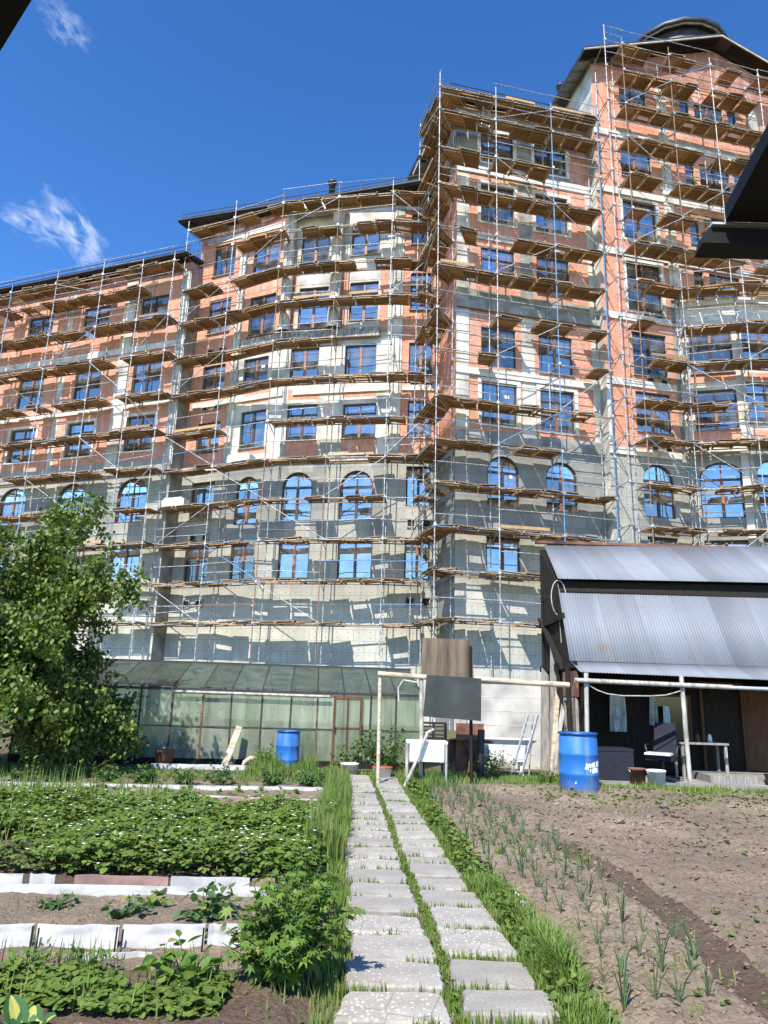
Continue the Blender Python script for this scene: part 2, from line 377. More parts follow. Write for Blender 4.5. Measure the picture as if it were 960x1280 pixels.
SUN_EL,SUN_AZ=R(48),R(23)   # azimuth to the left of straight behind the viewer
sd=Vector((-math.sin(SUN_AZ)*math.cos(SUN_EL),-math.cos(SUN_AZ)*math.cos(SUN_EL),math.sin(SUN_EL)))
sun=bpy.data.objects.new('sun',bpy.data.lights.new('sun','SUN'));COL.objects.link(sun)
sun.data.energy=5.0;sun.data.angle=R(.53);sun.data.color=(1,.945,.86)
sun.rotation_euler=sd.to_track_quat('Z','Y').to_euler();sun.location=(-20,-20,40)
W=bpy.data.worlds.new('World');S.world=W;W.use_nodes=True;nt=W.node_tree
bg=nt.nodes['Background']
sky=nt.nodes.new('ShaderNodeTexSky');sky.sky_type='NISHITA';sky.sun_disc=False
sky.sun_elevation=SUN_EL;sky.sun_rotation=math.atan2(sd.x,sd.y)
sky.altitude=200;sky.air_density=1.0;sky.dust_density=.1;sky.ozone_density=3.0
tc=nt.nodes.new('ShaderNodeTexCoord')
gm=N(nt,'ShaderNodeGamma',Gamma=1.42);nt.links.new(sky.outputs[0],gm.inputs['Color']);hs=N(nt,'ShaderNodeHueSaturation',Saturation=1.1,Value=1.0);nt.links.new(gm.outputs[0],hs.inputs['Color']);col=hs.outputs[0]
def cloud(col,px,py,sx,sy,rot,amount,seed):
    d=ray(px,py).normalized();h=d.cross(Vector((0,0,1))).normalized();v=h.cross(d).normalized()
    c,s=math.cos(rot),math.sin(rot);h2=h*c+v*s;v2=v*c-h*s
    def dot(vec,off):
        n=N(nt,'ShaderNodeVectorMath',operation='DOT_PRODUCT');nt.links.new(tc.outputs['Generated'],n.inputs[0]);n.inputs[1].default_value=vec;return n.outputs['Value']
    a=dot(tuple(h2/sx),0);b=dot(tuple(v2/sy),0);f=dot(tuple(d),0)
    cb=N(nt,'ShaderNodeCombineXYZ');nt.links.new(a,cb.inputs[0]);nt.links.new(b,cb.inputs[1])
    ln=N(nt,'ShaderNodeVectorMath',operation='LENGTH');
    # warp
    nz=N(nt,'ShaderNodeTexNoise',Scale=2.2,Detail=6.,Distortion=.6);off=N(nt,'ShaderNodeVectorMath',operation='ADD');off.inputs[1].default_value=(seed,seed*.7,0)
    nt.links.new(cb.outputs[0],off.inputs[0]);nt.links.new(off.outputs[0],nz.inputs['Vector'])
    wr=N(nt,'ShaderNodeVectorMath',operation='MULTIPLY_ADD');nt.links.new(nz.outputs['Color'],wr.inputs[0]);wr.inputs[1].default_value=(1.3,1.3,0);
    ad=N(nt,'ShaderNodeVectorMath',operation='ADD');ad.inputs[1].default_value=(-.65,-.65,0);nt.links.new(cb.outputs[0],ad.inputs[0]);nt.links.new(ad.outputs[0],wr.inputs[2])
    nt.links.new(wr.outputs[0],ln.inputs[0])
    m=ramp(nt,ln.outputs['Value'],[(.05,1.),(1.,0.)])
    n2=N(nt,'ShaderNodeTexNoise',Scale=2.3,Detail=7.,Roughness=.56,Distortion=.5);nt.links.new(off.outputs[0],n2.inputs['Vector'])
    k=N(nt,'ShaderNodeMath',operation='MULTIPLY');nt.links.new(m,k.inputs[0]);nt.links.new(ramp(nt,n2.outputs[0],[(.38,0.),(.78,1.)]),k.inputs[1])
    g=N(nt,'ShaderNodeMath',operation='GREATER_THAN');nt.links.new(f,g.inputs[0]);g.inputs[1].default_value=0
    k2=N(nt,'ShaderNodeMath',operation='MULTIPLY');nt.links.new(k.outputs[0],k2.inputs[0]);nt.links.new(g.outputs[0],k2.inputs[1])
    k3=N(nt,'ShaderNodeMath',operation='MULTIPLY');nt.links.new(k2.outputs[0],k3.inputs[0]);k3.inputs[1].default_value=amount
    return mixc(nt,k3.outputs[0],col,(8.5,9,9.8))
col=cloud(col,96,296,.062,.028,R(-38),.85,3.1)
col=cloud(col,40,278,.045,.022,R(-8),.55,9.4)
col=cloud(col,82,30,.034,.02,R(-20),.45,5.7)
nt.links.new(col,bg.inputs['Color']);bg.inputs['Strength'].default_value=.095
S.view_settings.view_transform='Standard';S.view_settings.look='None';S.view_settings.exposure=0.84;S.view_settings.gamma=1
try:S.view_settings.use_curve_mapping=False
except Exception:pass
S.render.engine='CYCLES'
cy=S.cycles;cy.max_bounces=6;cy.diffuse_bounces=3;cy.glossy_bounces=3;cy.transmission_bounces=4;cy.transparent_max_bounces=10;cy.caustics_reflective=False;cy.caustics_refractive=False
try:cy.use_denoising=True
except Exception:pass
# ================================================================== BUILDING
def V2(a): return np.array(a,float)
C0=V2((3.566,35.0));Ce=V2((11.747,36.814));D0=V2((11.877,36.228))
cd=(Ce-C0)/np.hypot(*(Ce-C0));D1=D0+cd*17.7
BRe=V2((2.917,37.929));P3=V2((.193,38.065));P2=V2((-6.118,39.327));P1=V2((-12.613,42.185));A1=V2((-12.75,41.02))
ta=V2((1,-.36));ta/=np.hypot(*ta);A0=A1-ta*24
AU=24-16.   # shift so that table u values (measured with a 16 m wall) hold
F0=D0+cd*4.7;tf=V2((1,-.25));tf/=np.hypot(*tf);F1=F0+tf*3.0;tg=V2((1,.03));tg/=np.hypot(*tg);F2=F1+tg*3.3;F3=F2+V2((2.2,2.6))
bld=empty('apartment_building','unfinished orange brick and grey apartment building of many storeys, wrapped in scaffolding behind the garden','building',(0,0,0))
bld.location=(0,0,0)
WM=['brick','eps','graphite','basal','plaster','concrete','white','brickdark','roughcon']
WI={k:i for i,k in enumerate(WM)};WMATS=[M[k] for k in WM]
def along(p0,p1):
    t=(p1-p0);L=np.hypot(*t);t=t/L;return t,np.array([t[1],-t[0]]),L
def P(p0,t,n,u,z,d=0): 
    q=p0+t*u+n*d;return (q[0],q[1],z)
nwin=0
def arch_pts(u0,u1,z0,z1,k=10):
    r=(u1-u0)/2;c=(u0+u1)/2;h=min(r,.95);zs=z1-h
    return [(c-r*math.cos(math.pi*i/k),zs+h*math.sin(math.pi*i/k)) for i in range(k+1)]
def make_wall(p0,p1,z0,z1,ops,zone,uc=(),zc=(),rev=.24,name='wall',label=None):
    t,n,L=along(p0,p1)
    us=sorted(set([0,L]+[u for u in uc if 0<u<L]+[x for o in ops for x in o[:2] if 0<x<L]))
    zs=sorted(set([z0,z1]+[z for z in zc if z0<z<z1]+[x for o in ops for x in o[2:4]]))
    b=MB()
    for i in range(len(us)-1):
        for j in range(len(zs)-1):
            u,z=(us[i]+us[i+1])/2,(zs[j]+zs[j+1])/2
            if any(o[0]<u<o[1] and o[2]<z<o[3] for o in ops): continue
            q=[(us[i],zs[j]),(us[i+1],zs[j]),(us[i+1],zs[j+1]),(us[i],zs[j+1])]
            b.quad(*[P(p0,t,n,*c) for c in q],m=WI[zone(u,z)],uv=q)
    for o in ops:
        u0,u1,a,c=o[:4];mm=WI[zone((u0+u1)/2-(u1-u0)*.7 if u0>1.5 else u1+.1,(a+c)/2)];
        if zone(u0-.1,(a+c)/2)=='brick': mm=WI['plaster']
        if len(o)>4 and o[4]=='arch':
            ap=arch_pts(u0,u1,a,c);zs_=ap[0][1];mid=len(ap)//2
            # spandrels
            for side,pp,cn in ((0,ap[:mid+1],(u0,c)),(1,ap[mid:],(u1,c))):
                for k in range(len(pp)-1):
                    q=[pp[k],pp[k+1],cn] if side==0 else [pp[k],pp[k+1],cn]
                    if side==1: q=[pp[k],cn,pp[k+1]]
                    else: q=[pp[k],pp[k+1],cn][::-1]
                    b.add([P(p0,t,n,*x) for x in q],[(0,1,2)],mm,[q])
            loop=[(u0,a)]+ap+[(u1,a)]
        else: loop=[(u0,a),(u0,c),(u1,c),(u1,a)]
        for k in range(len(loop)):
            e,f=loop[k],loop[(k+1)%len(loop)]
            b.quad(P(p0,t,n,*e),P(p0,t,n,*f),P(p0,t,n,*f,-rev),P(p0,t,n,*e,-rev),mm,[e,f,(f[0]+.2,f[1]),(e[0]+.2,e[1])])
    o=b.build(name,WMATS,bld)
    if label:o['label']=label
    return o
def make_window(p0,p1,op,style=0,curtain=None):
    """frame > pane, curtain; built in its own wall coordinates"""
    t,n,L=along(p0,p1);u0,u1,z0,z1=op[:4];arch=len(op)>4 and op[4]=='arch'
    w,h=u1-u0,z1-z0;c=(u0+u1)/2
    org=P(p0,t,n,c,z0,-.17);rz=math.atan2(t[1],t[0])
    fb=MB();fwd=.085;g=.004
    hw=w/2-g
    mm=0
    if arch:
        ap=[(x-c,y-z0) for x,y in arch_pts(u0+g,u1-g,z0,z1-g)];zs=ap[0][1]
        ip=[(x*(1-fwd/hw),zs+(y-zs)*(1-fwd/max(.3,(h-zs)))) for x,y in ap]
        for k in range(len(ap)-1):
            A,B,Cc,D=ap[k],ap[k+1],ip[k+1],ip[k]
            fb.hexa([(A[0],-.04,A[1]),(B[0],-.04,B[1]),(B[0],.04,B[1]),(A[0],.04,A[1]),(D[0],-.04,D[1]),(Cc[0],-.04,Cc[1]),(Cc[0],.04,Cc[1]),(D[0],.04,D[1])])
        fb.box(-hw,hw,-.05,.05,zs-.06,zs+.06,mm);top=zs-.06
    else:
        fb.box(-hw,hw,-.04,.04,h-fwd,h-g);top=h-fwd
        if style==1: fb.box(-hw+fwd,hw-fwd,-.038,.038,h*.70,h*.70+.1,mm);
    sidetop=zs-.06 if arch else h-fwd
    fb.box(-hw,-hw+fwd,-.04,.04,fwd,sidetop);fb.box(hw-fwd,hw,-.04,.04,fwd,sidetop);fb.box(-hw,hw,-.04,.04,g,fwd)
    f=fb.build('window',M['frame'],bld,org,rz)
    mb=MB();mt=(h*.70 if style==1 and not arch else top)
    if w>1.0: mb.box(-.075,.075,-.052,.045,fwd,mt)
    if style==1 and not arch and w>1.0: mb.box(-.05,.05,-.05,.045,h*.7+.1,h-fwd)
    if arch: mb.box(-.03,.03,-.045,.04,zs+.06,h-fwd-.02)
    if mb.v: mb.build('mullion',M['mullion' if random.random()<.6 else 'frame'],f)
    # panes: one sheet per leaf, each a hair out of true
    pb=MB()
    def pane(x0,x1,a,b2):
        e=random.uniform(-.006,.006);e2=random.uniform(-.006,.006)
        pb.quad((x0,e,a),(x1,-e,a),(x1,-e+e2,b2),(x0,e+e2,b2))
    xs=[-hw+.04,0,hw-.04] if w>1.0 else [-hw+.04,hw-.04]
    zz=[fwd-.03,h*.7+.04,h-.04] if (style==1 and not arch) else [fwd-.03,top+.02]
    for a in range(len(xs)-1):
        for q in range(len(zz)-1): pane(xs[a],xs[a+1],zz[q],zz[q+1])
    if arch:
        pb.add([(x*.97,0,zs+(y-zs)*.97) for x,y in ap],[tuple(range(len(ap)))])
    pb.build('pane',M['glass'],f)
    if random.random()<.16 and w>1.0:
        k=MB();x0=random.choice([-hw*.6,hw*.35]);z_=h*random.uniform(.45,.7);k.box(x0,x0+.26,-.03,-.022,z_,z_+.2);k.build('paper_sticker',M['white'],f)
    if curtain:
        cb=MB();y=.14
        for side in (-1,1):
            x0,x1=(-hw+.02,-random.uniform(.02,.5)) if side<0 else (random.uniform(.02,.5),hw-.02)
            k=10;pts=[(x0+(x1-x0)*i/k,y+.03*math.sin(i*2.4)) for i in range(k+1)]
            ct=(zs if arch else h)-.05
            for i in range(k): cb.quad((pts[i][0],pts[i][1],.12),(pts[i+1][0],pts[i+1][1],.12),(pts[i+1][0],pts[i+1][1],ct),(pts[i][0],pts[i][1],ct))
        cb.build('curtain',M['curtain'],f)
    return f
def band(p0,p1,u0,u1,z0,z1,proud,m,name='floor_band'):
    t,n,L=along(p0,p1);b=MB()
    a=[P(p0,t,n,u,z,d) for z in (z0,z1) for u,d in ((u0,proud),(u1,proud),(u1,.003),(u0,.003))]
    b.hexa(a);return b.build(name,M[m],bld)
def surround(p0,p1,op,m='white',wd=.2):
    t,n,L=along(p0,p1);u0,u1,z0,z1=op[:4];b=MB()
    for x0,x1,a,c in ((u0-wd,u0,z0-wd*.6,z1+wd),(u1,u1+wd,z0-wd*.6,z1+wd),(u0,u1,z1,z1+wd),(u0,u1,z0-wd*.6,z0)):
        q=[P(p0,t,n,u,z,d) for z in (a,c) for u,d in ((x0,.05),(x1,.05),(x1,.003),(x0,.003))];b.hexa(q)
    b.build('window_surround',M[m],bld)
def sill(p0,p1,op):
    t,n,L=along(p0,p1);u0,u1,z0,z1=op[:4];b=MB()
    b.hexa([P(p0,t,n,u,z,d) for z in (z0-.05,z0-.008) for u,d in ((u0-.05,.12),(u1+.05,.12),(u1+.05,.006),(u0-.05,.006))]);b.build('window_sill',M['roughcon'],bld)
S1,S3,S4=(7.5,9.55),(15.5,17.8),(19.1,21.3)
def ops_of(cols,levels): return [(c[0],c[1],*lv) for c in cols for lv in levels]
# ---- left wing
def zA(u,z):
    u-=AU
    if z<6.2: return 'basal'
    if z<14.05: return 'graphite' if (z>9.9 and z<13.0 and int(u/1.9)%3==0) else 'eps'
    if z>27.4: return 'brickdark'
    if 11.1<u<12.0 or 6.4<u<6.85 or u>15.45: return 'plaster'
    if z<14.9: return 'eps'
    return 'brick'
A_cols=[(AU+a,AU+b) for a,b in ((-6.2,-4.1),(-1.85,.3),(3.0,5.15),(7.75,9.85),(12.35,14.45))]
A_ops=ops_of(A_cols,[S1,(11.0,13.75,'arch'),S3,(19.1,21.45),(23.75,26.05)])
make_wall(A0,A1,0,28.1,A_ops,zA,[AU+x for x in (11.1,12.0,6.4,6.85,15.45)],[6.2,14.05,14.9,27.4,9.9,13.0])
# ---- centre
def zBL(u,z):
    if z<6.2: return 'basal'
    if z<14.2: return 'graphite' if 9.8<z<14.2 and u>3.4 else 'eps'
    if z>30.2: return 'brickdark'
    if u<.5: return 'brick'
    if 3.25<u<3.75: return 'plaster'
    if u>3.4 and z<21.9:
        return 'brick' if (4.2<u<6.15 and (14.9<z<15.5 or 18.1<z<18.9)) else 'plaster'
    return 'brick'
BL_c1=(1.1,2.78);BL_c2=(4.22,6.1)
BL_ops=[(*BL_c1,*S1),(*BL_c1,11.15,13.5),(*BL_c1,15.3,17.3),(*BL_c1,19.2,21.1),(*BL_c1,23.3,25.7),(*BL_c1,27.4,29.7),
 (4.32,5.9,*S1),(4.33,5.85,10.7,13.55,'arch'),(4.25,6.0,15.3,17.65),(4.15,5.9,19.1,21.1),(*BL_c2,22.55,25.3),(*BL_c2,27.0,29.4)]
make_wall(P1,P2,0,31.0,BL_ops,zBL,[.5,3.25,3.75],[6.2,9.8,14.2,14.9,18.1,18.9,21.9,30.2])
def zBM(u,z):
    if z<6.2: return 'basal'
    if z<14.2: return 'graphite' if 9.8<z<14.2 and int(u*1.1)%2==0 else 'eps'
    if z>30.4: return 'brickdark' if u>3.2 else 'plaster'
    if z<22:
        if (.3<u<2.25 or 3.6<u<5.6) and (14.4<z<15.4 or 18.0<z<18.7): return 'brick'
        return 'plaster' if u>5.7 or z>16 else 'eps'
    if z<26.5 and (u<.4 or 5.6<u<6.1 or 2.9<u<3.7): return 'brick'
    return 'plaster'
BM_ops=[(.35,2.13,*S1),(.32,2.1,10.75,13.6,'arch'),(.31,2.14,15.5,17.7),(.31,2.05,19.3,21.3),(.6,2.44,22.55,25.3),(.55,2.34,26.8,29.2),
 (3.73,5.66,*S1),(3.7,5.58,10.75,13.6,'arch'),(3.66,5.6,15.5,17.6),(3.63,5.5,19.2,21.3),(3.75,5.5,22.75,25.4),(3.73,5.48,27.2,29.5)]
make_wall(P2,P3,0,31.0,BM_ops,zBM,[.3,2.25,3.6,5.6,5.7,.4,2.9,3.7,6.1],[6.2,9.8,14.2,14.4,15.4,18.0,18.7,22,26.5,30.4])
def zBR(u,z):
    if z<6.2: return 'basal'
    if z<14.4: return 'eps'
    if u<.55: return 'plaster'
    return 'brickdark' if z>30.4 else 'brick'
BR_ops=[(.97,2.33,*lv) for lv in (S1,(11.5,13.8),(15.5,17.7),(19.3,21.3),(23.4,25.85),(27.7,29.9))]
make_wall(P3,BRe,0,31.0,BR_ops,zBR,[.55],[6.2,14.4,30.4])
# ---- projecting wing
def zC(u,z):
    if z<6.6: return 'basal'
    if z<15.0: return 'graphite' if (z>9.9 and z<14.4) else 'eps'
    if z>31.1: return 'brick' if (u>7.0 and z<34) else 'concrete'
    if u<.75 or u>8.0 or 3.75<u<4.5: return 'plaster' if z<22.6 or u<.75 else 'concrete'
    if 22.1<z<23.2: return 'concrete'
    return 'brick'
C_c1=(1.42,3.43);C_c2=(4.75,6.77)
C_ops=[(1.65,3.47,7.4,9.4),(4.9,6.75,7.4,9.4),(1.72,3.47,11.0,13.72,'arch'),(4.98,6.77,11.0,13.72,'arch')]+[(*c,*lv) for c in (C_c1,C_c2) for lv in ((15.4,17.8),(18.75,21.05),(23.6,25.95),(27.55,30.0),(31.5,33.6))]
make_wall(C0,Ce,0,35.15,C_ops,zC,[.75,3.75,4.5,7.0,8.0],[6.6,9.9,14.4,15,22.1,22.6,23.2,31.1,34])
bk=np.array([-cd[1],cd[0]])
make_wall(C0+bk*9,C0,0,35.15,[],lambda u,z:'concrete' if z>31 else ('brick' if z>14.5 else 'graphite'),[],[14.5,31],name='side_wall')
# ---- tower
def zD(u,z):
    if z<6.6: return 'basal'
    if z<14.4: return 'eps' if (u<1.4 or int(z*2.3)%3) else 'graphite'
    if 4.35<u<5.0: return 'concrete' if u<4.7 else 'plaster'
    if 34.4<z<35.2 and u>1.3: return 'eps'
    if 30.5<z<31.5 and u>4.2: return 'eps'
    return 'brick'
g3=[(6.05,6.72),(7.08,9.2),(9.5,10.15)]
D_ops=[(1.95,3.75,7.6,9.95),(1.9,3.75,11.0,13.95,'arch'),(1.75,3.9,15.75,18.1),(1.75,3.9,19.05,21.7),(1.62,3.83,23.0,26.15),(1.62,3.8,27.65,30.25),(1.7,3.75,31.9,34.1),(1.85,3.7,36.9,38.9)]
for c in g3+[(a+6.9,b+6.9) for a,b in g3]:
    D_ops+=[(*c,24.2,26.3),(*c,27.8,30.2),(*c,31.9,33.9),(*c,36.8,38.5)]
make_wall(D0,D1,0,39.6,D_ops,zD,[1.3,1.4,4.35,4.7,5.0,4.2],[6.6,14.4,30.5,31.5,34.4,35.2])
t,n,L=along(D0,D1);gb=MB();AP=8.85;ZG=42.9
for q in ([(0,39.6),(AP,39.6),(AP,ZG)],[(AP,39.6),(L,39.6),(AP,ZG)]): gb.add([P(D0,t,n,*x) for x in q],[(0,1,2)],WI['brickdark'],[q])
gb.build('gable_wall',WMATS,bld)
make_wall(D0+bk*14,D0,0,39.7,[],lambda u,z:'plaster',name='side_wall')
# ---- bay of the tower
def zF(u,z):
    if z<6.6: return 'basal'
    if z<14.7: return 'graphite' if .3<u<2.8 else 'eps'
    if z>22.6: return 'white'
    return 'brick' if (.4<u<2.8 and (15.2<z<16 or 18.9<z<19.35)) else 'plaster'
F_ops1=[(.5,2.7,7.6,9.9),(.5,2.75,11.1,14.2,'arch'),(.55,2.75,16.05,18.4),(.52,2.75,19.4,22.0)]
F_ops2=[(.4,2.6,7.7,10.0),(.4,2.6,11.3,14.4,'arch'),(.3,2.5,16.4,18.8),(.3,2.5,19.9,22.4)]
make_wall(F0,F1,0,23.5,F_ops1,zF,[.3,.4,2.8],[6.6,14.7,22.6,15.2,16,18.9,19.35])
make_wall(F1,F2,0,23.5,F_ops2,zF,[.3,.4,2.8],[6.6,14.7,22.6,15.2,16,18.9,19.35])
make_wall(F2,F3,0,23.5,[],lambda u,z:'plaster')
b=MB();pp=[F0-n*.02+t*.05,F1,F2,F3];ex=[p+np.array([0,-.25]) for p in pp]
lo=[(*p,23.5) for p in ex];hi=[(*p,23.85) for p in ex];bb=[(*(F0+bk*.1),23.85),(*(F3+bk*.3),23.85)]
b.add(lo+hi,[(i,i+1,i+5,i+4) for i in range(3)]+[(4,5,6,7),(3,2,1,0)]);b.add(hi[:1]+hi[3:]+[(*(F3+bk*1),23.84),(*(F0+bk*1),23.84)],[(0,1,2,3)]);b.build('bay_roof',M['white'],bld)
# ---- windows into the openings
def fill(p0,p1,ops,style=lambda o:0,cur=lambda o:None,sur=lambda o:None):
    t,n,L=along(p0,p1)
    for o in ops:
        make_window(p0,p1,o,style(o),cur(o))
        s=sur(o)
        if s: surround(p0,p1,o,s)
        elif random.random()<.5 and len(o)<5: sill(p0,p1,o)
lowcur=lambda o: o[2]<10.5 and True or random.random()<.35
st=lambda o: 1 if (15<o[2]<17 or o[2]<8 or (22<o[2]<24)) and random.random()<.8 else 0
fill(A0,A1,A_ops,st,lowcur,lambda o:'white' if 15<o[2]<17 else None)
fill(P1,P2,BL_ops,st,lowcur);fill(P2,P3,BM_ops,st,lowcur);fill(P3,BRe,BR_ops,st,lowcur)
fill(C0,Ce,C_ops,st,lowcur,lambda o:'white' if 14.9<o[2]<17 or o[2]>27 else None)
fill(D0,D1,[o for o in D_ops if not(o[0]>5 and o[2]<24)],st,lowcur,lambda o:'white' if o[0]<4 and 22<o[2]<31 else None)
fill(F0,F1,F_ops1,st,lowcur);fill(F1,F2,F_ops2,st,lowcur)
# ---- bands, cornices, pilasters
for z0,z1,pr,m in ((14.0,14.45,.16,'roughcon'),(18.35,18.7,.1,'white'),(22.2,22.6,.12,'white')): band(A0,A1,0,24,z0,z1,pr,m)
for a,b2 in ((11.1,12.0),(15.45,15.95)): band(A0,A1,AU+a,AU+b2,14.46,27.4,.09,'plaster','pilaster')
for q0,q1,L_ in ((P1,P2,7.09),(P2,P3,6.43),(P3,BRe,2.72)):
    band(q0,q1,0,L_,14.15,14.5,.15,'white');band(q0,q1,.6,L_,18.3,18.62,.1,'white')
band(P1,P2,4.0,7.09,21.65,22.25,.32,'roughcon','balcony_slab');band(P2,P3,0,5.7,21.65,22.25,.32,'roughcon','balcony_slab')
band(P3,BRe,0,.55,14.52,31,.08,'plaster','pilaster');band(P1,P2,3.25,3.75,14.52,30,.08,'plaster','pilaster')
band(P1,P2,.5,6.4,29.85,30.2,.06,'white');band(P3,BRe,.6,2.7,30.1,30.4,.06,'white')
band(C0,Ce,0,8.38,18.05,18.5,.1,'white');band(C0,Ce,0,8.38,21.9,22.35,.22,'concrete','cornice');band(C0,Ce,0,8.38,26.35,26.75,.08,'white');band(C0,Ce,0,8.38,14.3,15.0,.14,'concrete','cornice');band(C0,Ce,0,8.38,30.6,31.1,.08,'white')
band(C0,Ce,0,.7,15.02,21.88,.08,'plaster','pilaster');band(C0,Ce,0,.7,22.37,26.33,.08,'plaster','pilaster');band(C0,Ce,7.9,8.36,15.02,21.88,.07,'plaster','pilaster');band(C0,Ce,7.9,8.36,22.37,30.5,.07,'plaster','pilaster')
for z in (14.3,18.3,22.3,26.4,30.5,34.5): band(D0,D1,0,4.3 if z<24 else 17.6,z,z+.4,.1,'white')
band(D0,D1,4.35,5.0,24,39.4,.12,'plaster','pilaster');band(D0,D1,.0,.28,14.75,18.25,.05,'white','pilaster')
band(D0,D1,10.9,11.6,24,39.4,.12,'plaster','pilaster')
band(F0,F1,0,3.0,14.75,15.1,.14,'white');band(F1,F2,0,3.3,14.95,15.3,.14,'white');band(F0,F1,2.62,3.0,0,14.7,.0+.1,'plaster','pilaster')
# little square vents (raised rim round a flat plate, coloured dark for a shaded hole)
def vent(p0,p1,u,z):
    t,n,L=along(p0,p1);b=MB()
    for x0,x1,a,c in ((u-.24,u-.18,z-.24,z+.24),(u+.18,u+.24,z-.24,z+.24),(u-.18,u+.18,z-.24,z-.18),(u-.18,u+.18,z+.18,z+.24)):
        b.hexa([P(p0,t,n,uu,zz,d) for zz in (a,c) for uu,d in ((x0,.09),(x1,.09),(x1,.004),(x0,.004))])
    b.hexa([P(p0,t,n,uu,zz,d) for zz in (z-.18,z+.18) for uu,d in ((u-.18,.02),(u+.18,.02),(u+.18,.005),(u-.18,.005))],1)
    b.build('vent',[M['roughcon'],M['blackish']],bld)
for z in (10.1,6.2,22.0,18.3): vent(P1,P2,1.55,z);vent(P1,P2,2.45,z)
for z in (10.55,6.3,18.6): vent(P3,BRe,1.3,z);vent(P3,BRe,2.15,z)
for z in (10.4,14.75,18.75,22.75): vent(D0,D1,2.7,z);vent(D0,D1,3.55,z)
# round columns and the beam of the loggia
t,n,L=along(P2,P3)
for (u,d) in ((-.1,.36),(2.95,.38)):
    q=P2+t*u+n*d;b=MB();b.lathe([(.4,22.25),(.4,22.5),(.34,22.55),(.34,30.0),(.4,30.05),(.4,30.2)],20,(q[0],q[1],0));b.build('column',M['plaster'],bld)
b=MB();b.hexa([P(P2,t,n,u,z,d) for z in (30.2,30.85) for u,d in ((-.5,.72),(3.4,.74),(3.4,.05),(-.5,.05))]);b.build('loggia_beam',M['white'],bld)
# ---- roofs
def roof_wing(pts,z,over,back,rise,name='roof',th=.22,lend=0,rend=0,rail=True,dirn=None):
    """eave line pts (plan) -> sloping slab with overhang"""
    P_=[V2(p) for p in pts]
    tt=[along(P_[i],P_[i+1])[0] for i in range(len(P_)-1)];nn=[along(P_[i],P_[i+1])[1] for i in range(len(P_)-1)]
    if lend:P_[0]=P_[0]-tt[0]*lend
    if rend:P_[-1]=P_[-1]+tt[-1]*rend
    vn=[]
    for i in range(len(P_)):
        a=nn[max(i-1,0)];c=nn[min(i,len(nn)-1)];m=(a+c);m/=np.hypot(*m);vn.append(m/max(.5,m@a))
    fr=[p+v*over for p,v in zip(P_,vn)];bkp=[p-v*back for p,v in zip(P_,vn)]
    zb=z+rise;b=MB();k=len(P_)
    vs=[(*p,z) for p in fr]+[(*p,zb) for p in bkp]+[(*p,z+th) for p in fr]+[(*p,zb+th) for p in bkp]
    fs=[]
    for i in range(k-1):
        fs+=[(i,k+i,k+i+1,i+1),(2*k+i,2*k+i+1,3*k+i+1,3*k+i),(i,i+1,2*k+i+1,2*k+i),(k+i,3*k+i,3*k+i+1,k+i+1)]
    fs+=[(0,2*k,3*k,k),(k-1,2*k-1,4*k-1,3*k-1)]
    b.add(vs,fs);o=b.build(name,M['roofdark'],bld)
    # soffit boards under the overhang, with gaps between rafters
    sb=MB()
    for i in range(k-1):
        Lk=np.hypot(*(fr[i+1]-fr[i]));m=max(2,int(Lk/.9))
        for j in range(m):
            a0,a1=(j+.08)/m,(j+.92)/m
            e=[fr[i]*(1-a)+fr[i+1]*a for a in (a0,a1)];w=[P_[i]*(1-a)+P_[i+1]*a for a in (a0,a1)]
            sl=rise/(back+over)*over
            q=[(*e[0],z-.03),(*e[1],z-.03),(*w[1],z+sl-.03),(*w[0],z+sl-.03)]
            sb.hexa([(x,y,zz-.03) for x,y,zz in q]+[(x,y,zz+.02) for x,y,zz in q])
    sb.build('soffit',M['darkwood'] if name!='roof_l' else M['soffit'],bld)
    gt=MB();gt.tube([(*(p+v*.06),z+.12) for p,v in zip(fr,vn)],.075,6);gt.build('gutter',M['roofdark'],bld)
    if rail:
        rb=MB();ins=[p-v*.35 for p,v in zip(fr,vn)];zr=z+.25
        for h in (.35,.62): rb.tube([(*p,zr+h) for p in ins],.028,5)
        for i in range(k-1):
            Lk=np.hypot(*(ins[i+1]-ins[i]));m=int(Lk/1.4)+1
            for j in range(m+1): 
                q=ins[i]*(1-j/m)+ins[i+1]*(j/m);rb.tube([(*q,z+.2),(*q,zr+.64)],.025,5)
        rb.build('roof_railing',M['roofdark'],bld)
roof_wing([A0,A1],28.15,.75,8,2.2,rend=.0)
roof_wing([P1,BRe+V2((.6,-.38))],31.05,1.3,7.5,2.0,lend=1.1)
roof_wing([C0,Ce],35.2,.75,9,1.6,lend=.7)
# end walls that close the wings
make_wall(P1,P1+np.array([.44,1])/1.0925*.0+P1*0+(A1-P1)*1.0,0,28.6,[],lambda u,z:'concrete',name='side_wall') if False else None
def plain(p,q,z0,z1,m,name='side_wall'):
    b=MB();L=float(np.hypot(*(np.array(q)-np.array(p))))
    b.quad((*p,z0),(*q,z0),(*q,z1),(*p,z1),WI[m],[(0,z0),(L,z0),(L,z1),(0,z1)]);return b.build(name,WMATS,bld)
nA=along(A0,A1)[1]
plain(A1,A1+V2((.339,.94))*1.35,0,28.1,'concrete');plain(P1-nA*9,P1,27.8,31.05,'white');plain(A1-nA*9,A1,28.55,28.9,'concrete') if False else None
BK=[A0-nA*9,A1-nA*9+V2((0,1)),V2((-3,50)),V2((9,47)),D0+bk*14,D1+bk*14]
for i in range(len(BK)-1): plain(BK[i+1],BK[i],0,30.5 if i<3 else (36.5 if i<4 else 39.6),'concrete','back_wall')
plain(A0,A0-nA*9,0,28.1,'brick');plain(D1+bk*14,D1,0,39.6,'brick')
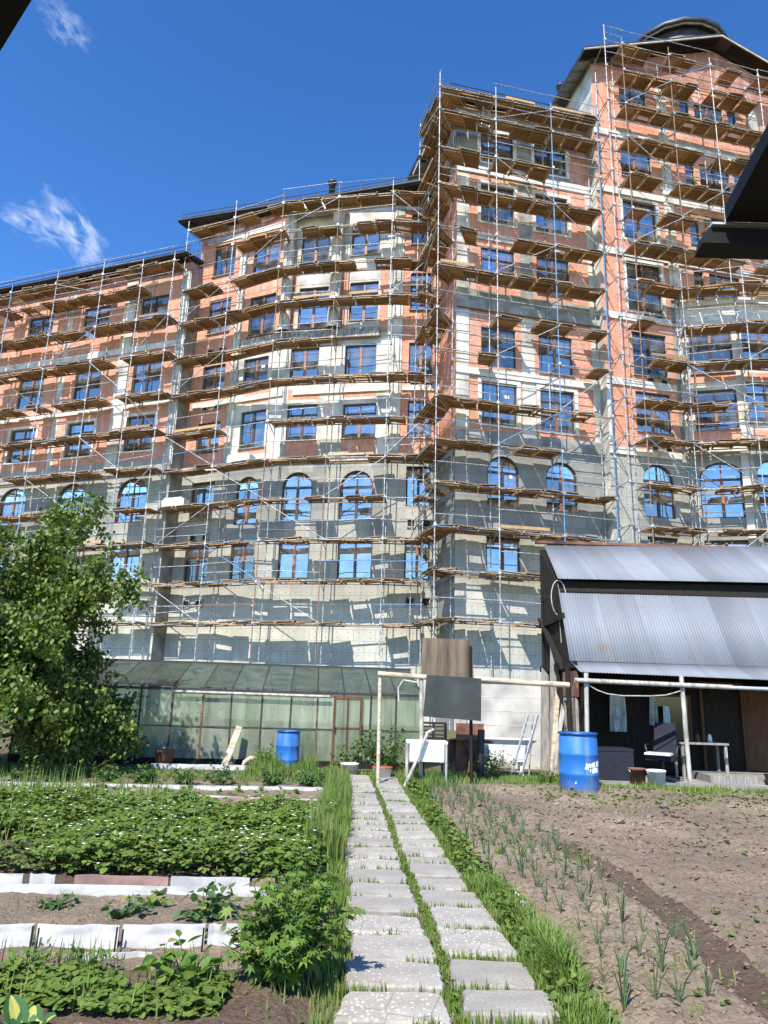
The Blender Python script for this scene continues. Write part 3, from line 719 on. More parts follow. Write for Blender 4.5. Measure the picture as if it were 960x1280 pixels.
# tower gable roof
t,n,L=along(D0,D1);b=MB();sb=MB()
def rp(u,d): 
    z=39.75+(ZG-39.6)*(1-abs(u-AP)/AP)
    return (*(D0+t*u+n*d),z)
for s0,s1 in ((-.9,AP),(AP,L+.9)):
    lo=[rp(s0,.95),rp(s1,.95),rp(s1,-14),rp(s0,-14)];up=[(x,y,z+.28) for x,y,z in lo];b.hexa(lo+up)
b.build('roof',M['roofdark'],bld)
for k in range(24):   # soffit boards of the front overhang, their shade put into a dark wood colour
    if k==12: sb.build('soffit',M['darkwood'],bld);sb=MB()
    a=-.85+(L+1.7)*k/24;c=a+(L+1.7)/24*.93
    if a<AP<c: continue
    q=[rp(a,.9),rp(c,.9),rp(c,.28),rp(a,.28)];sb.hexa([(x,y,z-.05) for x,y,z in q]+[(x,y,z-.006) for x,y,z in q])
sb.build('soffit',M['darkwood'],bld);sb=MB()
for k in range(17):
    d0=.1-k*.82;d1=d0-.74
    q=[rp(-.86,d1),rp(-.05,d1),rp(-.05,d0),rp(-.86,d0)];sb.hexa([(x,y,z-.05) for x,y,z in q]+[(x,y,z-.006) for x,y,z in q])
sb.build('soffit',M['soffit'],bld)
fb=MB();fb.tube([(*rp(-.92,.97)[:2],rp(-.92,0)[2]+.05),(*rp(AP,.97)[:2],rp(AP,0)[2]+.05),(*rp(L+.92,.97)[:2],rp(L+.9,0)[2]+.05)],.07,4);fb.build('fascia_board',M['white'],bld)
sd_=MB()
for k in range(9):
    d=-.5+k*.88;zz=35.2+1.6*(d+.75)/9.75-.07
    q4=[(*(C0+bk*a+cd*e),z_) for a,e,z_ in ((d,-.68,zz),(d+.5,-.68,zz+.08),(d+.5,-.04,zz+.08),(d,-.04,zz))];sd_.hexa(q4+[(x,y,z_+.04) for x,y,z_ in q4])
sd_.quad(*[(*(C0+bk*d+n*0+cd*-.7),z) for d,z in ((0,35.15),(7.5,35.95),(7.5,36.2),(0,35.4))]);sd_.build('fascia_board',M['soffit'],bld)
# dome turret behind the gable
b=MB();cx,cyy=19.3,41.2;b.lathe([(3.0,40.5),(3.0,44.85)],28,(cx,cyy,0));b.build('turret_wall',M['roofdark'],bld)
b=MB();b.lathe([(3.0,44.85),(3.55,44.85),(3.6,45.1),(2.6,46.0),(.05,46.7)],18,(cx,cyy,0));b.build('turret_roof',M['roofdark'],bld)
b=MB();b.lathe([(3.3,44.79),(3.3,44.84),(3.42,44.84),(3.42,44.79),(3.3,44.79)],18,(cx,cyy,0));b.build('turret_rim',M['soffit'],bld)
b=MB();q=D0+bk*3+cd*-.5;b.lathe([(.001,39.2),(.2,39.2),(.2,40.5),(.3,40.55),(.3,40.65),(.18,40.7),(.18,40.9),(.001,41.0)],12,(q[0],q[1],0));b.build('chimney',M['roofdark'],bld)
b=MB();q=P2+along(P2,P3)[0]*2.2-along(P2,P3)[1]*.3;b.lathe([(.001,31.9),(.2,31.9),(.2,32.7),(.3,32.75),(.3,32.9),(.001,33.1)],12,(q[0],q[1],0));b.build('chimney',M['roofdark'],bld)

# ================================================================== SCAFFOLDS
LV=[4.95,7.15,9.35,11.6,13.85,16.1,18.6,20.95,23.45,25.75,28.2,30.6,33.1,35.6,38.0]
def scaffold(label,stations,levels,top,z0=0,gap=.09,seed=1,loc=None,dense=1.0,mask=None,zstart=None):
    """stations: list of (inner, outer) plan points; frame > nothing; deck, ledger, brace as parts"""
    rnd=random.Random(seed)
    q=stations[0][1];root=empty('scaffolding',label,'scaffolding',(0,0,0),0)
    zs=lambda i:(zstart[i] if zstart else z0)
    tub=lambda: M['steel'] if rnd.random()<.86 else (M['rusty'] if rnd.random()<.6 else M['blue_tube'])
    base=V2(stations[0][1])
    for i,(a,b_) in enumerate(stations):
        lean=rnd.uniform(-.05,.05)
        m=MB();zt=top+rnd.uniform(.2,1.0);m.tube([(*b_,zs(i)),(b_[0]+lean,b_[1],zt)],.031,6);m.build('standard',tub(),root)
        m=MB();zt=top+rnd.uniform(-.3,.6);m.tube([(*a,zs(i)),(a[0]+lean,a[1],zt)],.03,6);m.build('standard',tub(),root)
        for z in levels:
            if z<zs(i)+.3: continue
            m=MB();m.tube([(*a,z),(*b_,z)],.027,5);
            if rnd.random()<.5: m.tube([(*a,z-.5),(*b_,z+.02)],.026,5)
            for p in (a,b_): m.box(p[0]-.065,p[0]+.065,p[1]-.065,p[1]+.065,z-.07,z+.08)
            m.build('transom',M['steel'],root)
    nb=len(stations)-1
    for k,z in enumerate(levels):
        for i in range(nb):
            if max(zs(i),zs(i+1))>z-.3: continue
            (a0,o0),(a1,o1)=stations[i],stations[i+1]
            ext=.12
            dz=rnd.uniform(-.05,.05)
            d=(o1-o0)/np.hypot(*(o1-o0));m=MB()
            m.tube([(*(o0-d*ext),z-.04+dz),(*(o1+d*rnd.uniform(.1,.5)),z-.04-dz)],.026,5)
            m.build('ledger',tub(),root)
            m=MB();m.tube([(*(o0-d*ext),z+1.0+dz),(*(o1+d*ext),z+1.0+rnd.uniform(-.1,.1))],.023,5)
            if rnd.random()<.75: m.build('guard_rail',tub(),root)
            if rnd.random()<.5: m=MB();m.tube([(*(a0),z-.04),(*(a1),z-.04)],.024,5);m.build('inner_ledger',tub(),root)
            if rnd.random()<.3: m=MB();m.tube([(*(o0),z+.55),(*(o1),z+.55+rnd.uniform(-.2,.2))],.024,5);m.build('middle_rail',tub(),root)
            # deck
            if mask and not mask(i,k): continue
            if rnd.random()<.065: continue
            m=MB();Lb=np.hypot(*(o1-o0));npan=max(1,int(round(Lb/1.05)));
            miss=rnd.random()
            for p in range(npan):
                if rnd.random()<(.07 if miss<.8 else .35): continue
                f0,f1=p/npan+.015,(p+1)/npan-.01+rnd.choice([0,0,0,.06])
                zz=z+rnd.uniform(0,.07);tl=rnd.uniform(-.05,.05)
                s0=rnd.uniform(-.06,.04);s1=rnd.uniform(-.05,.12)
                nbd=5
                for q_ in range(nbd):
                    g0,g1=s0+(1+s1-s0)*q_/nbd+.006,s0+(1+s1-s0)*(q_+1)/nbd-.006
                    if rnd.random()<.05: continue
                    e0,e1=f0+rnd.uniform(-.01,.01),f1+rnd.uniform(-.012,.012)
                    def pt(f,g): return (a0*(1-f)+a1*f)*(1-g)+(o0*(1-f)+o1*f)*g
                    c=[(*pt(e0,g0),zz-tl),(*pt(e1,g0),zz+tl),(*pt(e1,g1),zz+tl),(*pt(e0,g1),zz-tl)]
                    m.hexa(c+[(x,y,w+.045) for x,y,w in c])
                for ff in (f0+.06*(f1-f0),f1-.08*(f1-f0)):
                    w=.05/Lb
                    c=[(*pt(ff-w,s0),zz-.06),(*pt(ff+w,s0),zz-.06),(*pt(ff+w,1+s1),zz-.06),(*pt(ff-w,1+s1),zz-.06)]
                    m.hexa(c+[(x,y,z2+.056) for x,y,z2 in c])
            if rnd.random()<.08:   # toe board or a spare plank lying along the edge
                f0,f1=rnd.uniform(.0,.3),rnd.uniform(.6,1.05)
                p0_,p1_=o0*(1-f0)+o1*f0,o0*(1-f1)+o1*f1;m.obox((*p0_,z+.2),(*p1_,z+.16+rnd.uniform(0,.1)),.04,.15)
            if m.v:
                mm_=lambda f,g:(a0*(1-f)+a1*f)*(1-g)+(o0*(1-f)+o1*f)*g
                for g in (.12,.88): m.obox((*mm_(.01,g),z-.075),(*mm_(.99,g),z-.075),.05,.05)
            if m.v: m.build('deck',M['deck'],root)
            # braces on the outer face
            if (i+k)%2==seed%2 and k+1<len(levels) and rnd.random()<.62:
                m=MB();up=rnd.random()<.5
                A_,B_=(o0,o1) if up else (o1,o0)
                off=along(o0,o1)[1]*.08
                m.tube([(*(A_+off),z+.05),(*(B_+off),levels[k+1]-.1)],.024,5);m.build('diagonal_brace',tub(),root)
    return root
def stat(p0,p1,us,d0=.3,d1=1.5):
    t,n,L=along(p0,p1);return [(p0+t*u+n*d0,p0+t*u+n*d1) for u in us]
def joint(p,n1,n2,d0=.3,d1=1.5):
    m=n1+n2;m/=np.hypot(*m);k=1/max(.6,m@n1);return [(p+m*d0*k,p+m*d1*k)]
scaffold('scaffolding along the lower left wing, at the left edge of the photo',stat(A0,A1,[AU+u for u in (-6.5,-3.2,-.3,2.6,6.5,10.3,13.4,15.75)]),[4.95,7.15,9.35,11.4,13.85,16.2,18.55,21.15,23.55,25.9,27.3],27.2,seed=3)
nBL,nBM,nBR=along(P1,P2)[1],along(P2,P3)[1],along(P3,BRe)[1];nC=along(C0,Ce)[1];nRet=-cd
scaffold('scaffolding round the bowed middle part with the two round columns',stat(P1,P2,[.15,3.7],.45,1.6)+joint(P2,nBL,nBM,.78,1.7)+stat(P2,P3,[3.3],.8,1.75)+joint(P3,nBM,nBR,.55,1.65)+stat(P3,BRe,[1.9],.35,1.55),LV[:11]+[30.1],30.5,seed=4)
scaffold('scaffolding wrapped round the corner of the projecting taller wing',[(C0+bk*2.4+nRet*.3,C0+bk*2.4+nRet*1.6)]+joint(C0,nRet,nC,.3,1.5)+stat(C0,Ce,[1.75,5.2,8.1]),[5.0,7.3,9.4,11.55,13.75,16.0,18.6,20.85,23.4,25.7,28.3,30.65,33.1,34.6],34.7,seed=6)
nD=along(D0,D1)[1]
dlev=[5.2,7.6,10.1,12.35,14.85,16.95,19.4,21.6,23.95,26.35,28.5,30.8,33.3,35.6,38.0,39.9]
scaffold('scaffolding up the tall gabled tower, from its brick corner to the roof',stat(D0,D1,[.15,1.3,4.45,7.3,10.7,14,17]),dlev,40.0,seed=8,zstart=[0,0,0,23.9,23.9,23.9,23.9],mask=lambda i,k: i>0)
nF,nG=along(F0,F1)[1],along(F1,F2)[1]
scaffold('scaffolding round the white topped bay at the foot of the tower',stat(F0,F1,[.1])+joint(F1,nF,nG)+stat(F1,F2,[3.2])+[(F3+V2((.9,-.3)),F3+V2((2,-.6)))],dlev[:9],24.6,seed=9)
# things left on the decks
def at_deck(p0,p1,u,d,z):
    t,n,L=along(p0,p1);q=p0+t*u+n*d;return q,math.atan2(t[1],t[0])
q,rz=at_deck(P1,P2,5.4,1.25,13.85);b=MB();b.box(-.75,.75,-.3,.3,.05,.42);b.box(-.7,.6,-.28,.28,.425,.52)
o=b.build('insulation_pack',M['foam'],None,(*q,13.9),rz);tag(o,'pale blue pack of insulation boards lying on a deck above the arched windows','pack')
q,rz=at_deck(P1,P2,.9,1.2,11.6);b=MB();b.box(-.9,.9,-.25,.25,.05,.5);b.box(-.6,.7,-.2,.2,.505,.62)
o=b.build('block_stack',M['white'],None,(*q,11.65),rz);tag(o,'white stack of blocks on a deck left of the arched windows','blocks')
q,rz=at_deck(P2,P3,4.3,1.5,13.85);b=MB();b.box(-1.2,1.1,-.15,.15,.05,.17);b.box(-.9,.2,-.1,.1,.175,.27)
o=b.build('timber_pile',M['deckedge'],None,(*q,13.9),rz);tag(o,'pale timber lying on a deck over the middle arched windows','timber')
q,rz=at_deck(C0,Ce,1.15,.9,33.1)
b=MB()
for x in (0,.55): b.tube([(x,0,0),(x+.12,0,1.25)],.03,5)
for k in range(6): b.tube([(.02*k,0,.1+.2*k),(.55+.02*k,0,.1+.2*k)],.022,5)
o=b.build('short_ladder',M['alu'],None,(*q,33.2),rz+.3);tag(o,'short white ladder rack standing on the topmost deck of the projecting wing','ladder')
# ================================================================== GROUND, BEDS, PATH
lerp=lambda x,t: np.interp(x,[a for a,_ in t],[b for _,b in t])
XL=[(2,-.12),(4.2,-.15),(5.25,-.14),(6.4,-.2),(7.8,-.30),(9,-.3),(11.3,-.36),(14.7,-.56)]
XS=[(2,.47),(4.1,.46),(5,.43),(5.8,.4),(6.8,.34),(8,.26),(9.7,.2),(11.8,.08),(14.8,-.1)]
XR=[(2,1.0),(4.3,.97),(5.3,.93),(6.3,.87),(7,.79),(7.8,.75),(9.6,.66),(12.2,.51),(14.8,.39)]
XB=[(2,1.15),(4.2,1.15),(5.4,1.12),(6.5,1.03),(7.5,.94),(8.5,.87),(11,.78),(13.6,.72)]   # where the right bed begins
b=MB();n_=24
b.add([(-400,-150,0),(400,-150,0),(400,500,0),(-400,500,0)],[(0,1,2,3)]);tag(b.build('ground',M['soilgrass']),kind='structure')
def hsoil(x,y):
    h=.055+.09*fbm(x,y,1.1,3,1)+.075*fbm(x,y,4.2,3,5)+.06*np.abs(fbm(x,y,12,3,9))+.035*fbm(x,y,33,2,12)
    f=np.exp(-((x-2.2-.06*np.sin(y*1.3))/.17)**2)*np.clip((9.5-y)/2,0,1);h=h-.07*f
    edge=np.clip((x-lerp(y,XB))/.25,0,1)*np.clip((13.95-y)/.3,0,1)
    return np.maximum(h*edge+.012,.004*edge+.002)+(edge-1)*.02
def field(name,xs,ys,hf,mats,mi=None):
    X,Y=np.meshgrid(xs,ys);Z=hf(X,Y);nx,ny=len(xs),len(ys)
    V=np.stack([X,Y,Z],-1).reshape(-1,3);i=np.arange(nx*ny).reshape(ny,nx)
    F=np.stack([i[:-1,:-1],i[:-1,1:],i[1:,1:],i[1:,:-1]],-1).reshape(-1,4)
    m=None
    if mi is not None: m=mi((X[:-1,:-1]+X[1:,1:])/2,(Y[:-1,:-1]+Y[1:,1:])/2).ravel()
    return tag(np_mesh(name,V,F,mats,smooth=True,mi=m),kind='structure')
ys=np.concatenate([np.arange(2.4,7,.03),np.arange(7,14.0,.055)])
field('bare_soil_bed',np.arange(.9,13,.045),ys,hsoil,[M['soil'],M['soildark']],
      lambda X,Y:((np.abs(X-2.2-.06*np.sin(Y*1.3)+.05*fbm(X,Y,4,2,3))<.16)&(Y<8.6)).astype(int))
def hleft(x,y):
    h=.045+.05*fbm(x,y,1.4,3,21)+.05*fbm(x,y,6,3,25)+.03*np.abs(fbm(x,y,15,3,29))
    return h*np.clip((lerp(y,XL)-.12-x)/.15,0,1)*np.clip((13.4-y)/.2,0,1)-.01
ys=np.concatenate([np.arange(2.4,6.6,.035),np.arange(6.6,13.5,.07)])
field('planted_soil_bed',np.arange(-8,-.2,.05),ys,hleft,[M['soil'],M['soildark']],lambda X,Y:(Y<4.6).astype(int)|((Y>6.3)&(Y<10.6)).astype(int))

# paving slabs: every slab its own thing
rowsL=[2.0,2.55,3.05,3.52,4.02,4.42,4.86,5.37,5.85,6.25,6.72,7.2,7.58,8.2,8.62,9.08,9.5,9.9,10.35,10.8,11.2,11.75,12.3,12.95,13.5,14.05,14.75]
rowsR=[2.0,2.6,3.1,3.6,4.1,4.5,4.98,5.52,6.05,6.53,6.98,7.45,7.78,8.24,8.63,9.13,9.62,10.08,10.55,11.03,11.6,12.05,12.5,12.95,13.45,13.98,14.7]
ORD=['nearest','second','third','fourth','fifth','sixth','seventh','eighth','ninth','tenth','eleventh','twelfth','thirteenth','fourteenth','fifteenth','sixteenth','seventeenth','eighteenth','nineteenth','twentieth','twenty-first','twenty-second','twenty-third','twenty-fourth']
rs=random.Random(5)
for side,rows in (('left',rowsL),('right',rowsR)):
    for k in range(len(rows)-1):
        y0,y1=rows[k]+rs.uniform(.012,.05),rows[k+1]-rs.uniform(.012,.04)
        jl=[rs.uniform(-.045,.045) for _ in range(4)]
        if side=='left': q=[(lerp(y0,XL)+jl[0],y0),(lerp(y0,XS)-.036+jl[1]*.4,y0),(lerp(y1,XS)-.036+jl[2]*.5,y1),(lerp(y1,XL)+jl[3],y1)]
        else: q=[(lerp(y0,XS)+.032+jl[0]*.4,y0),(lerp(y0,XR)+jl[1],y0),(lerp(y1,XR)+jl[2],y1),(lerp(y1,XS)+.032+jl[3]*.4,y1)]
        cx=sum(p[0] for p in q)/4;cy_=sum(p[1] for p in q)/4;z=rs.uniform(.03,.055);tx,ty=rs.uniform(-.03,.03),rs.uniform(-.045,.03)
        # outline with worn edges
        out=[]
        for e in range(4):
            a,c=q[e],q[(e+1)%4]
            for j in range(6):
                f=j/6;w=0 if j==0 else rs.uniform(-.013,.013)
                px,py=a[0]*(1-f)+c[0]*f,a[1]*(1-f)+c[1]*f
                if j==0: px+=(cx-px)*.04;py+=(cy_-py)*.04
                out.append((px-cx+w,py-cy_+w))
        n=len(out);b=MB()
        H=lambda x,y:z+tx*x+ty*y
        top=[(x*.965,y*.965,H(x,y)+.0) for x,y in out];mid=[(x,y,H(x,y)-.014) for x,y in out];bot=[(x,y,-.03) for x,y in out]
        b.add(top+mid+bot,[tuple(range(n))]+[(n+i,n+(i+1)%n,(i+1)%n,i) for i in range(n)]+[(2*n+i,2*n+(i+1)%n,n+(i+1)%n,n+i) for i in range(n)])
        vis=[i for i in range(len(rows)-1) if rows[i+1]>4.15]
        if k not in vis: continue
        o=b.build('paving_slab',M['slab'],None,(cx,cy_,0))
        idx=vis.index(k)
        lab=f"{'pebbled' if idx%3 else 'grey'} concrete slab in the {side} column of the garden path, {ORD[idx]} from the front" if idx<22 else f"thin looking concrete slab at the far end of the {side} column of the path, {'by the lawn' if idx==len(vis)-1 else ORD[idx]+' from the front'}"
        tag(o,lab,'slab','slabs of the garden path')

# edging boards
def edging(x0,y0,x1,y1,h,mt,label,z=0,thick=.02,lean=0,group='edging boards of the garden beds'):
    dx,dy=x1-x0,y1-y0;L=math.hypot(dx,dy);rz=math.atan2(dy,dx);b=MB();k=6
    vs=[];w=[rs.uniform(-.008,.008) for _ in range(k+1)]
    for i in range(k+1):
        u=-L/2+L*i/k
        for (yy,zz) in ((-thick/2,-.05),(thick/2,-.05),(thick/2,h),(-thick/2,h)): vs.append((u,yy+w[i]+lean*zz,zz+(w[i]*.6 if zz>0 else 0)))
    fs=[]
    for i in range(k):
        for j in range(4): fs.append((i*4+j,i*4+4+j,i*4+4+(j+1)%4,i*4+(j+1)%4))
    fs+=[(0,1,2,3),(k*4+3,k*4+2,k*4+1,k*4)]
    b.add(vs,fs);o=b.build('bed_edging',mt,None,((x0+x1)/2,(y0+y1)/2,z),rz);tag(o,label,'edging',group);return o
fr=[(-3.15,-2.62,'mostly out of the photo at its left edge'),(-2.6,-2.07,'its left end under the leafy clump'),(-2.05,-1.56,'second from the left in the front row'),(-1.54,-1.04,'with a black peg at each end in the front row'),(-1.02,-.82,'short one ending at the lush bush')]
for a,c,l in fr: edging(a,4.9+.1*(a+2.2),c,4.9+.1*(c+2.2),.155,M['slate'],'white slate edging board, '+l,lean=.12)
for a,c,l in ((-2.3,-1.85,'left'),(-1.8,-1.3,'middle'),(-1.28,-.9,'right')): edging(a,4.72+.1*(a+2.2),c,4.72+.1*(c+2.2),.06,M['pinkslate' if l!='middle' else 'greyslate'],f'half buried {"reddish" if l!="middle" else "grey"} board in front of the white slate edging, {l} one')
edging(-3.4,6.02,-.75,6.18,.10,M['slate'],'long thin white board behind the narrow bare bed')
for a,c,m_,l in ((-3.4,-2.75,'slate','white'),(-2.7,-2.5,'greyslate','small grey'),(-2.35,-1.62,'pinkslate','long reddish'),(-1.6,-.98,'greyslate','light grey'),(-.96,-.78,'pinkslate','short reddish brown')):
    edging(a,6.33+.04*a,c,6.33+.04*c,.135,M[m_],l+' slate board along the front of the strawberry bed')
for a,c,l in ((-6.6,-4.3,'left'),(-4.25,-2.2,'middle'),(-2.15,-.85,'right')): edging(a,12.35+.1*(a+1),c,12.35+.1*(c+1),.09,M['slate'],f'white board edging the row of bushy plants, {l} length')
for a,c,l in ((-4.9,-2.6,'left'),(-2.55,-.8,'right')): edging(a,11.15,c,11.1,.08,M['slate' if l=='left' else 'greyslate'],f'pale board across the bed behind the strawberries, {l} length')
for a,c,l in ((-2.5,-1.75,'left'),(-1.7,-.9,'right')): edging(a,10.75,c,10.72,.12,M['pinkslate'],f'reddish board at the back of the strawberry bed, {l} one')
edging(-4.5,15.25,-2.1,15.5,.09,M['slate'],'long white board lying at the foot of the greenhouse',thick=.12)
edging(2.2,13.95,3.3,13.93,.05,M['slate'],'white board lying at the head of the bare soil bed',thick=.1)
for k,(px,py) in enumerate(((-2.05,4.87),(-1.55,4.9),(-1.03,4.93),(-2.0,4.84),(-1.5,4.86))):
    b=MB();b.tube([(0,0,-.05),(.005,0,.17)],.006,5);o=b.build('peg',M['black'],None,(px,py-.02,0));tag(o,'thin black peg holding up the white slate edging','peg','pegs of the white edging')

# ================================================================== PLANTS
LEAF=([(0,0,0),(.30,.28,.05),(.36,.55,.03),(.2,.85,-.03),(0,1,-.1),(-.2,.85,-.03),(-.36,.55,.03),(-.30,.28,.05),(0,.5,-.06)],[(0,1,8),(1,2,8),(2,3,8),(3,4,8),(4,5,8),(5,6,8),(6,7,8),(7,0,8)])
LEAF4=([(0,0,0),(.28,.45,.06),(0,1,-.08),(-.28,.45,.06)],[(0,1,2),(0,2,3)])
def blades(pos,h,lean=.35,w=.008,curl=.5):
    """tapered bent grass blades: 2 segments"""
    n=len(pos);yaw=RNG.uniform(0,2*np.pi,n);tv=[(-1,0,0),(1,0,0),(-.7,curl*.16,.5),(.7,curl*.16,.5),(0,curl*.62,.95)]
    tf=[(0,1,3),(0,3,2),(2,3,4)]
    sc=np.stack([np.full(n,w)*RNG.uniform(.7,1.3,n),h*lean*3*RNG.uniform(.2,1.3,n)*.5,h*RNG.uniform(.55,1.1,n)],-1)
    V=np.asarray(tv)[None]*sc[:,None,:]
    c,s=np.cos(yaw),np.sin(yaw)
    X=V[...,0]*c[:,None]-V[...,1]*s[:,None];Y=V[...,0]*s[:,None]+V[...,1]*c[:,None]
    V=np.stack([X,Y,V[...,2]],-1)+pos[:,None,:]
    F=np.asarray(tf)[None]+(np.arange(n)*5)[:,None,None]
    return V.reshape(-1,3),F.reshape(-1,3)
def rnd_in(n,x0,x1,y0,y1,near=True):
    y=RNG.uniform(y0,y1,n);x=RNG.uniform(x0,x1,n);return x,y
G=[]
def grass_strip(n,xa,xb,y0,y1,h,**k):
    y=RNG.uniform(y0,y1,n);f=RNG.beta(1.25,1.7,n)*1.3-.06;a=xa(y) if callable(xa) else xa;c=xb(y) if callable(xb) else xb
    x=a+(c-a)*f
    cl=vnoise(x*5,y*5,3);keep=(cl>RNG.uniform(0,.55,n))&~((x>lerp(y,XL)+.02)&(x<lerp(y,XS)-.055)&(y<14.7))&~((x>lerp(y,XS)+.05)&(x<lerp(y,XR)-.02)&(y<14.7));x,y=x[keep],y[keep]
    hh=(h(y) if callable(h) else np.full(len(y),h))*(.5+.9*vnoise(x*3,y*3,8))
    G.append(blades(np.stack([x,y,np.full(len(x),.0)],-1),hh,**k))
fxs=lambda d:(lambda y:lerp(y,XS)+d)
fxr=lambda d:(lambda y:lerp(y,XR)+d)
fxl=lambda d:(lambda y:lerp(y,XL)+d)
fxb=lambda d:(lambda y:lerp(y,XB)+d)
grass_strip(7500,fxs(-.035),fxs(.032),3.6,14.7,.05,lean=.4,w=.006)
grass_strip(7000,fxr(-.03),fxb(.0),3.6,7.4,lambda y:np.where(y<6.9,.17,.13),lean=.7,w=.0055,curl=.7)
grass_strip(1300,fxr(.10),fxb(.0),4.3,6.2,.32,lean=.85,w=.0055,curl=.8)
grass_strip(6000,fxr(-.02),fxb(.0),7.2,13.8,.13,lean=.4,w=.007)
grass_strip(5200,fxl(-.36),fxl(-.02),7.4,14.6,lambda y:np.where(y<9.3,.42,.34),lean=.3,w=.008)
grass_strip(1800,fxl(-.15),fxl(.02),4.0,7.4,.10,lean=.4,w=.006)
for rows,a,c in ((rowsL,XL,XS),(rowsR,XS,XR)):   # tufts in the joints
    for yj in rows[4:-1]:
        n=int(95 if yj<8 else 60);y=yj+RNG.normal(0,.018,n);x=RNG.uniform(lerp(yj,a),lerp(yj,c),n)
        k=vnoise(x*7,y*0+yj*9,4)>.42;x,y=x[k],y[k]
        if len(x):G.append(blades(np.stack([x,y,np.zeros(len(x))],-1),np.full(len(x),.085),lean=.4,w=.006))
grass_strip(6500,-1.3,2.6,13.6,15.3,.16,lean=.4,w=.01)
grass_strip(2200,-2.4,-1.4,14.2,15.4,.42,lean=.35,w=.009)
grass_strip(2400,.2,1.2,12.9,14.2,.26,lean=.35,w=.009)
grass_strip(3500,2.4,4.0,13.8,15.2,.15,lean=.4,w=.011)
grass_strip(5200,4.2,10,13.35,14.15,.17,lean=.4,w=.011)
grass_strip(3600,-8,-1,13.2,15.2,.09,lean=.4,w=.011)
grass_strip(1800,-8,-.9,10.3,12.2,.06,lean=.4,w=.01)
grass_strip(900,-6.5,-3.2,10.3,11.2,.45,lean=.2,w=.008)
grass_strip(2200,-7,-.6,6.6,9.9,.40,lean=.5,w=.006)
grass_strip(700,-3.2,-.7,4.0,4.75,.2,lean=.6,w=.006)
grass_strip(500,-4,-.9,5.1,6.1,.08,lean=.6,w=.006)
V,Fc=join_arrays(G);tag(np_mesh('grass',V,Fc,M['grass'],smooth=False),'green grass growing along the path and between its slabs','grass',kind='stuff')
# broad weeds in the path edge and small seedlings on the bare soil
def rosette(x,y,z,size,nl,up=.5,mat_parts=None):
    n=len(x);xs=np.repeat(x,nl);ys=np.repeat(y,nl);zs=np.repeat(z,nl);N_=n*nl
    return scatter(*LEAF,np.stack([xs,ys,zs],-1),RNG.uniform(0,6.283,N_),RNG.uniform(.1,up+.4,N_),RNG.uniform(-.3,.3,N_),np.repeat(size,nl)*RNG.uniform(.6,1.15,N_))
W_=[]
n=900;x=RNG.uniform(1.2,8.5,n);y=RNG.uniform(4,13.6,n)**1.0;k=vnoise(x*1.5,y*1.5,31)>.45;x,y=x[k],y[k];W_.append(rosette(x,y,hsoil(x,y)+.005,RNG.uniform(.02,.05,len(x)),5))
n=420;x=RNG.uniform(2.6,9.5,n);y=RNG.uniform(11.5,13.9,n);W_.append(rosette(x,y,hsoil(x,y)+.005,RNG.uniform(.03,.07,len(x)),6))
n=900;y=RNG.uniform(4,13.6,n);x=lerp(y,XR)+RNG.uniform(.0,.25,n);W_.append(rosette(x,y,np.full(n,.03)+RNG.uniform(0,.12,n),RNG.uniform(.025,.06,n),6))
n=300;y=RNG.uniform(3.8,13.6,n);x=lerp(y,XS)+RNG.uniform(-.035,.035,n);W_.append(rosette(x,y,np.full(n,.03),RNG.uniform(.012,.028,n),6))
n=170;y=RNG.uniform(5.0,6.1,n);x=RNG.uniform(-4,-.8,n);k=vnoise(x*2.5,y*2.5,77)>.52;x,y=x[k],y[k];W_.append(rosette(x,y,hleft(x,y)+.01,RNG.uniform(.03,.08,len(x)),6))
n=200;y=RNG.uniform(10.8,13,n);x=RNG.uniform(-7,-.9,n);W_.append(rosette(x,y,hleft(x,y)+.01,RNG.uniform(.04,.09,n),6))
V,Fc=join_arrays(W_);tag(np_mesh('weeds',V,Fc,M['strawleaf'],smooth=True),'small leafy weeds and seedlings sprouting in the soil','weeds',kind='stuff')
n=500;x=RNG.uniform(1.2,8,n);y=RNG.uniform(4,13.5,n);k=vnoise(x*.9,y*.9,57)>.62;x,y=x[k],y[k]
G2=[blades(np.stack([x,y,hsoil(x,y)],-1)+RNG.normal(0,.03,(len(x),3))*[1,1,0],np.full(len(x),.1),lean=.7,w=.005) for _ in range(5)]
V,Fc=join_arrays(G2);tag(np_mesh('grass_seedlings',V,Fc,M['grass']),'thin grass seedlings in loose patches on the bare soil','grass',kind='stuff')
# dry clods
n=9000;x=RNG.uniform(1.0,9,n);y=3.8+9.9*RNG.uniform(0,1,n)**1.5;s=RNG.uniform(.006,.02,n)*(1+(y>8)*.6);s=s*np.where(RNG.uniform(0,1,n)<.06,2.2,1)
oct_=([(1,0,0),(0,1,0),(-1,0,0),(0,-1,0),(0,0,.7),(.1,.1,-.5)],[(0,1,4),(1,2,4),(2,3,4),(3,0,4),(1,0,5),(2,1,5),(3,2,5),(0,3,5)])
V,Fc=scatter(*oct_,np.stack([x,y,hsoil(x,y)+.004],-1),RNG.uniform(0,6,n),RNG.uniform(-.6,.6,n),RNG.uniform(-.6,.6,n),np.stack([s*RNG.uniform(.7,1.5,n),s*RNG.uniform(.7,1.5,n),s],-1))
tag(np_mesh('clods',V,Fc,M['soil']),'loose crumbly clods of dry soil on the bare bed','clods',kind='stuff')

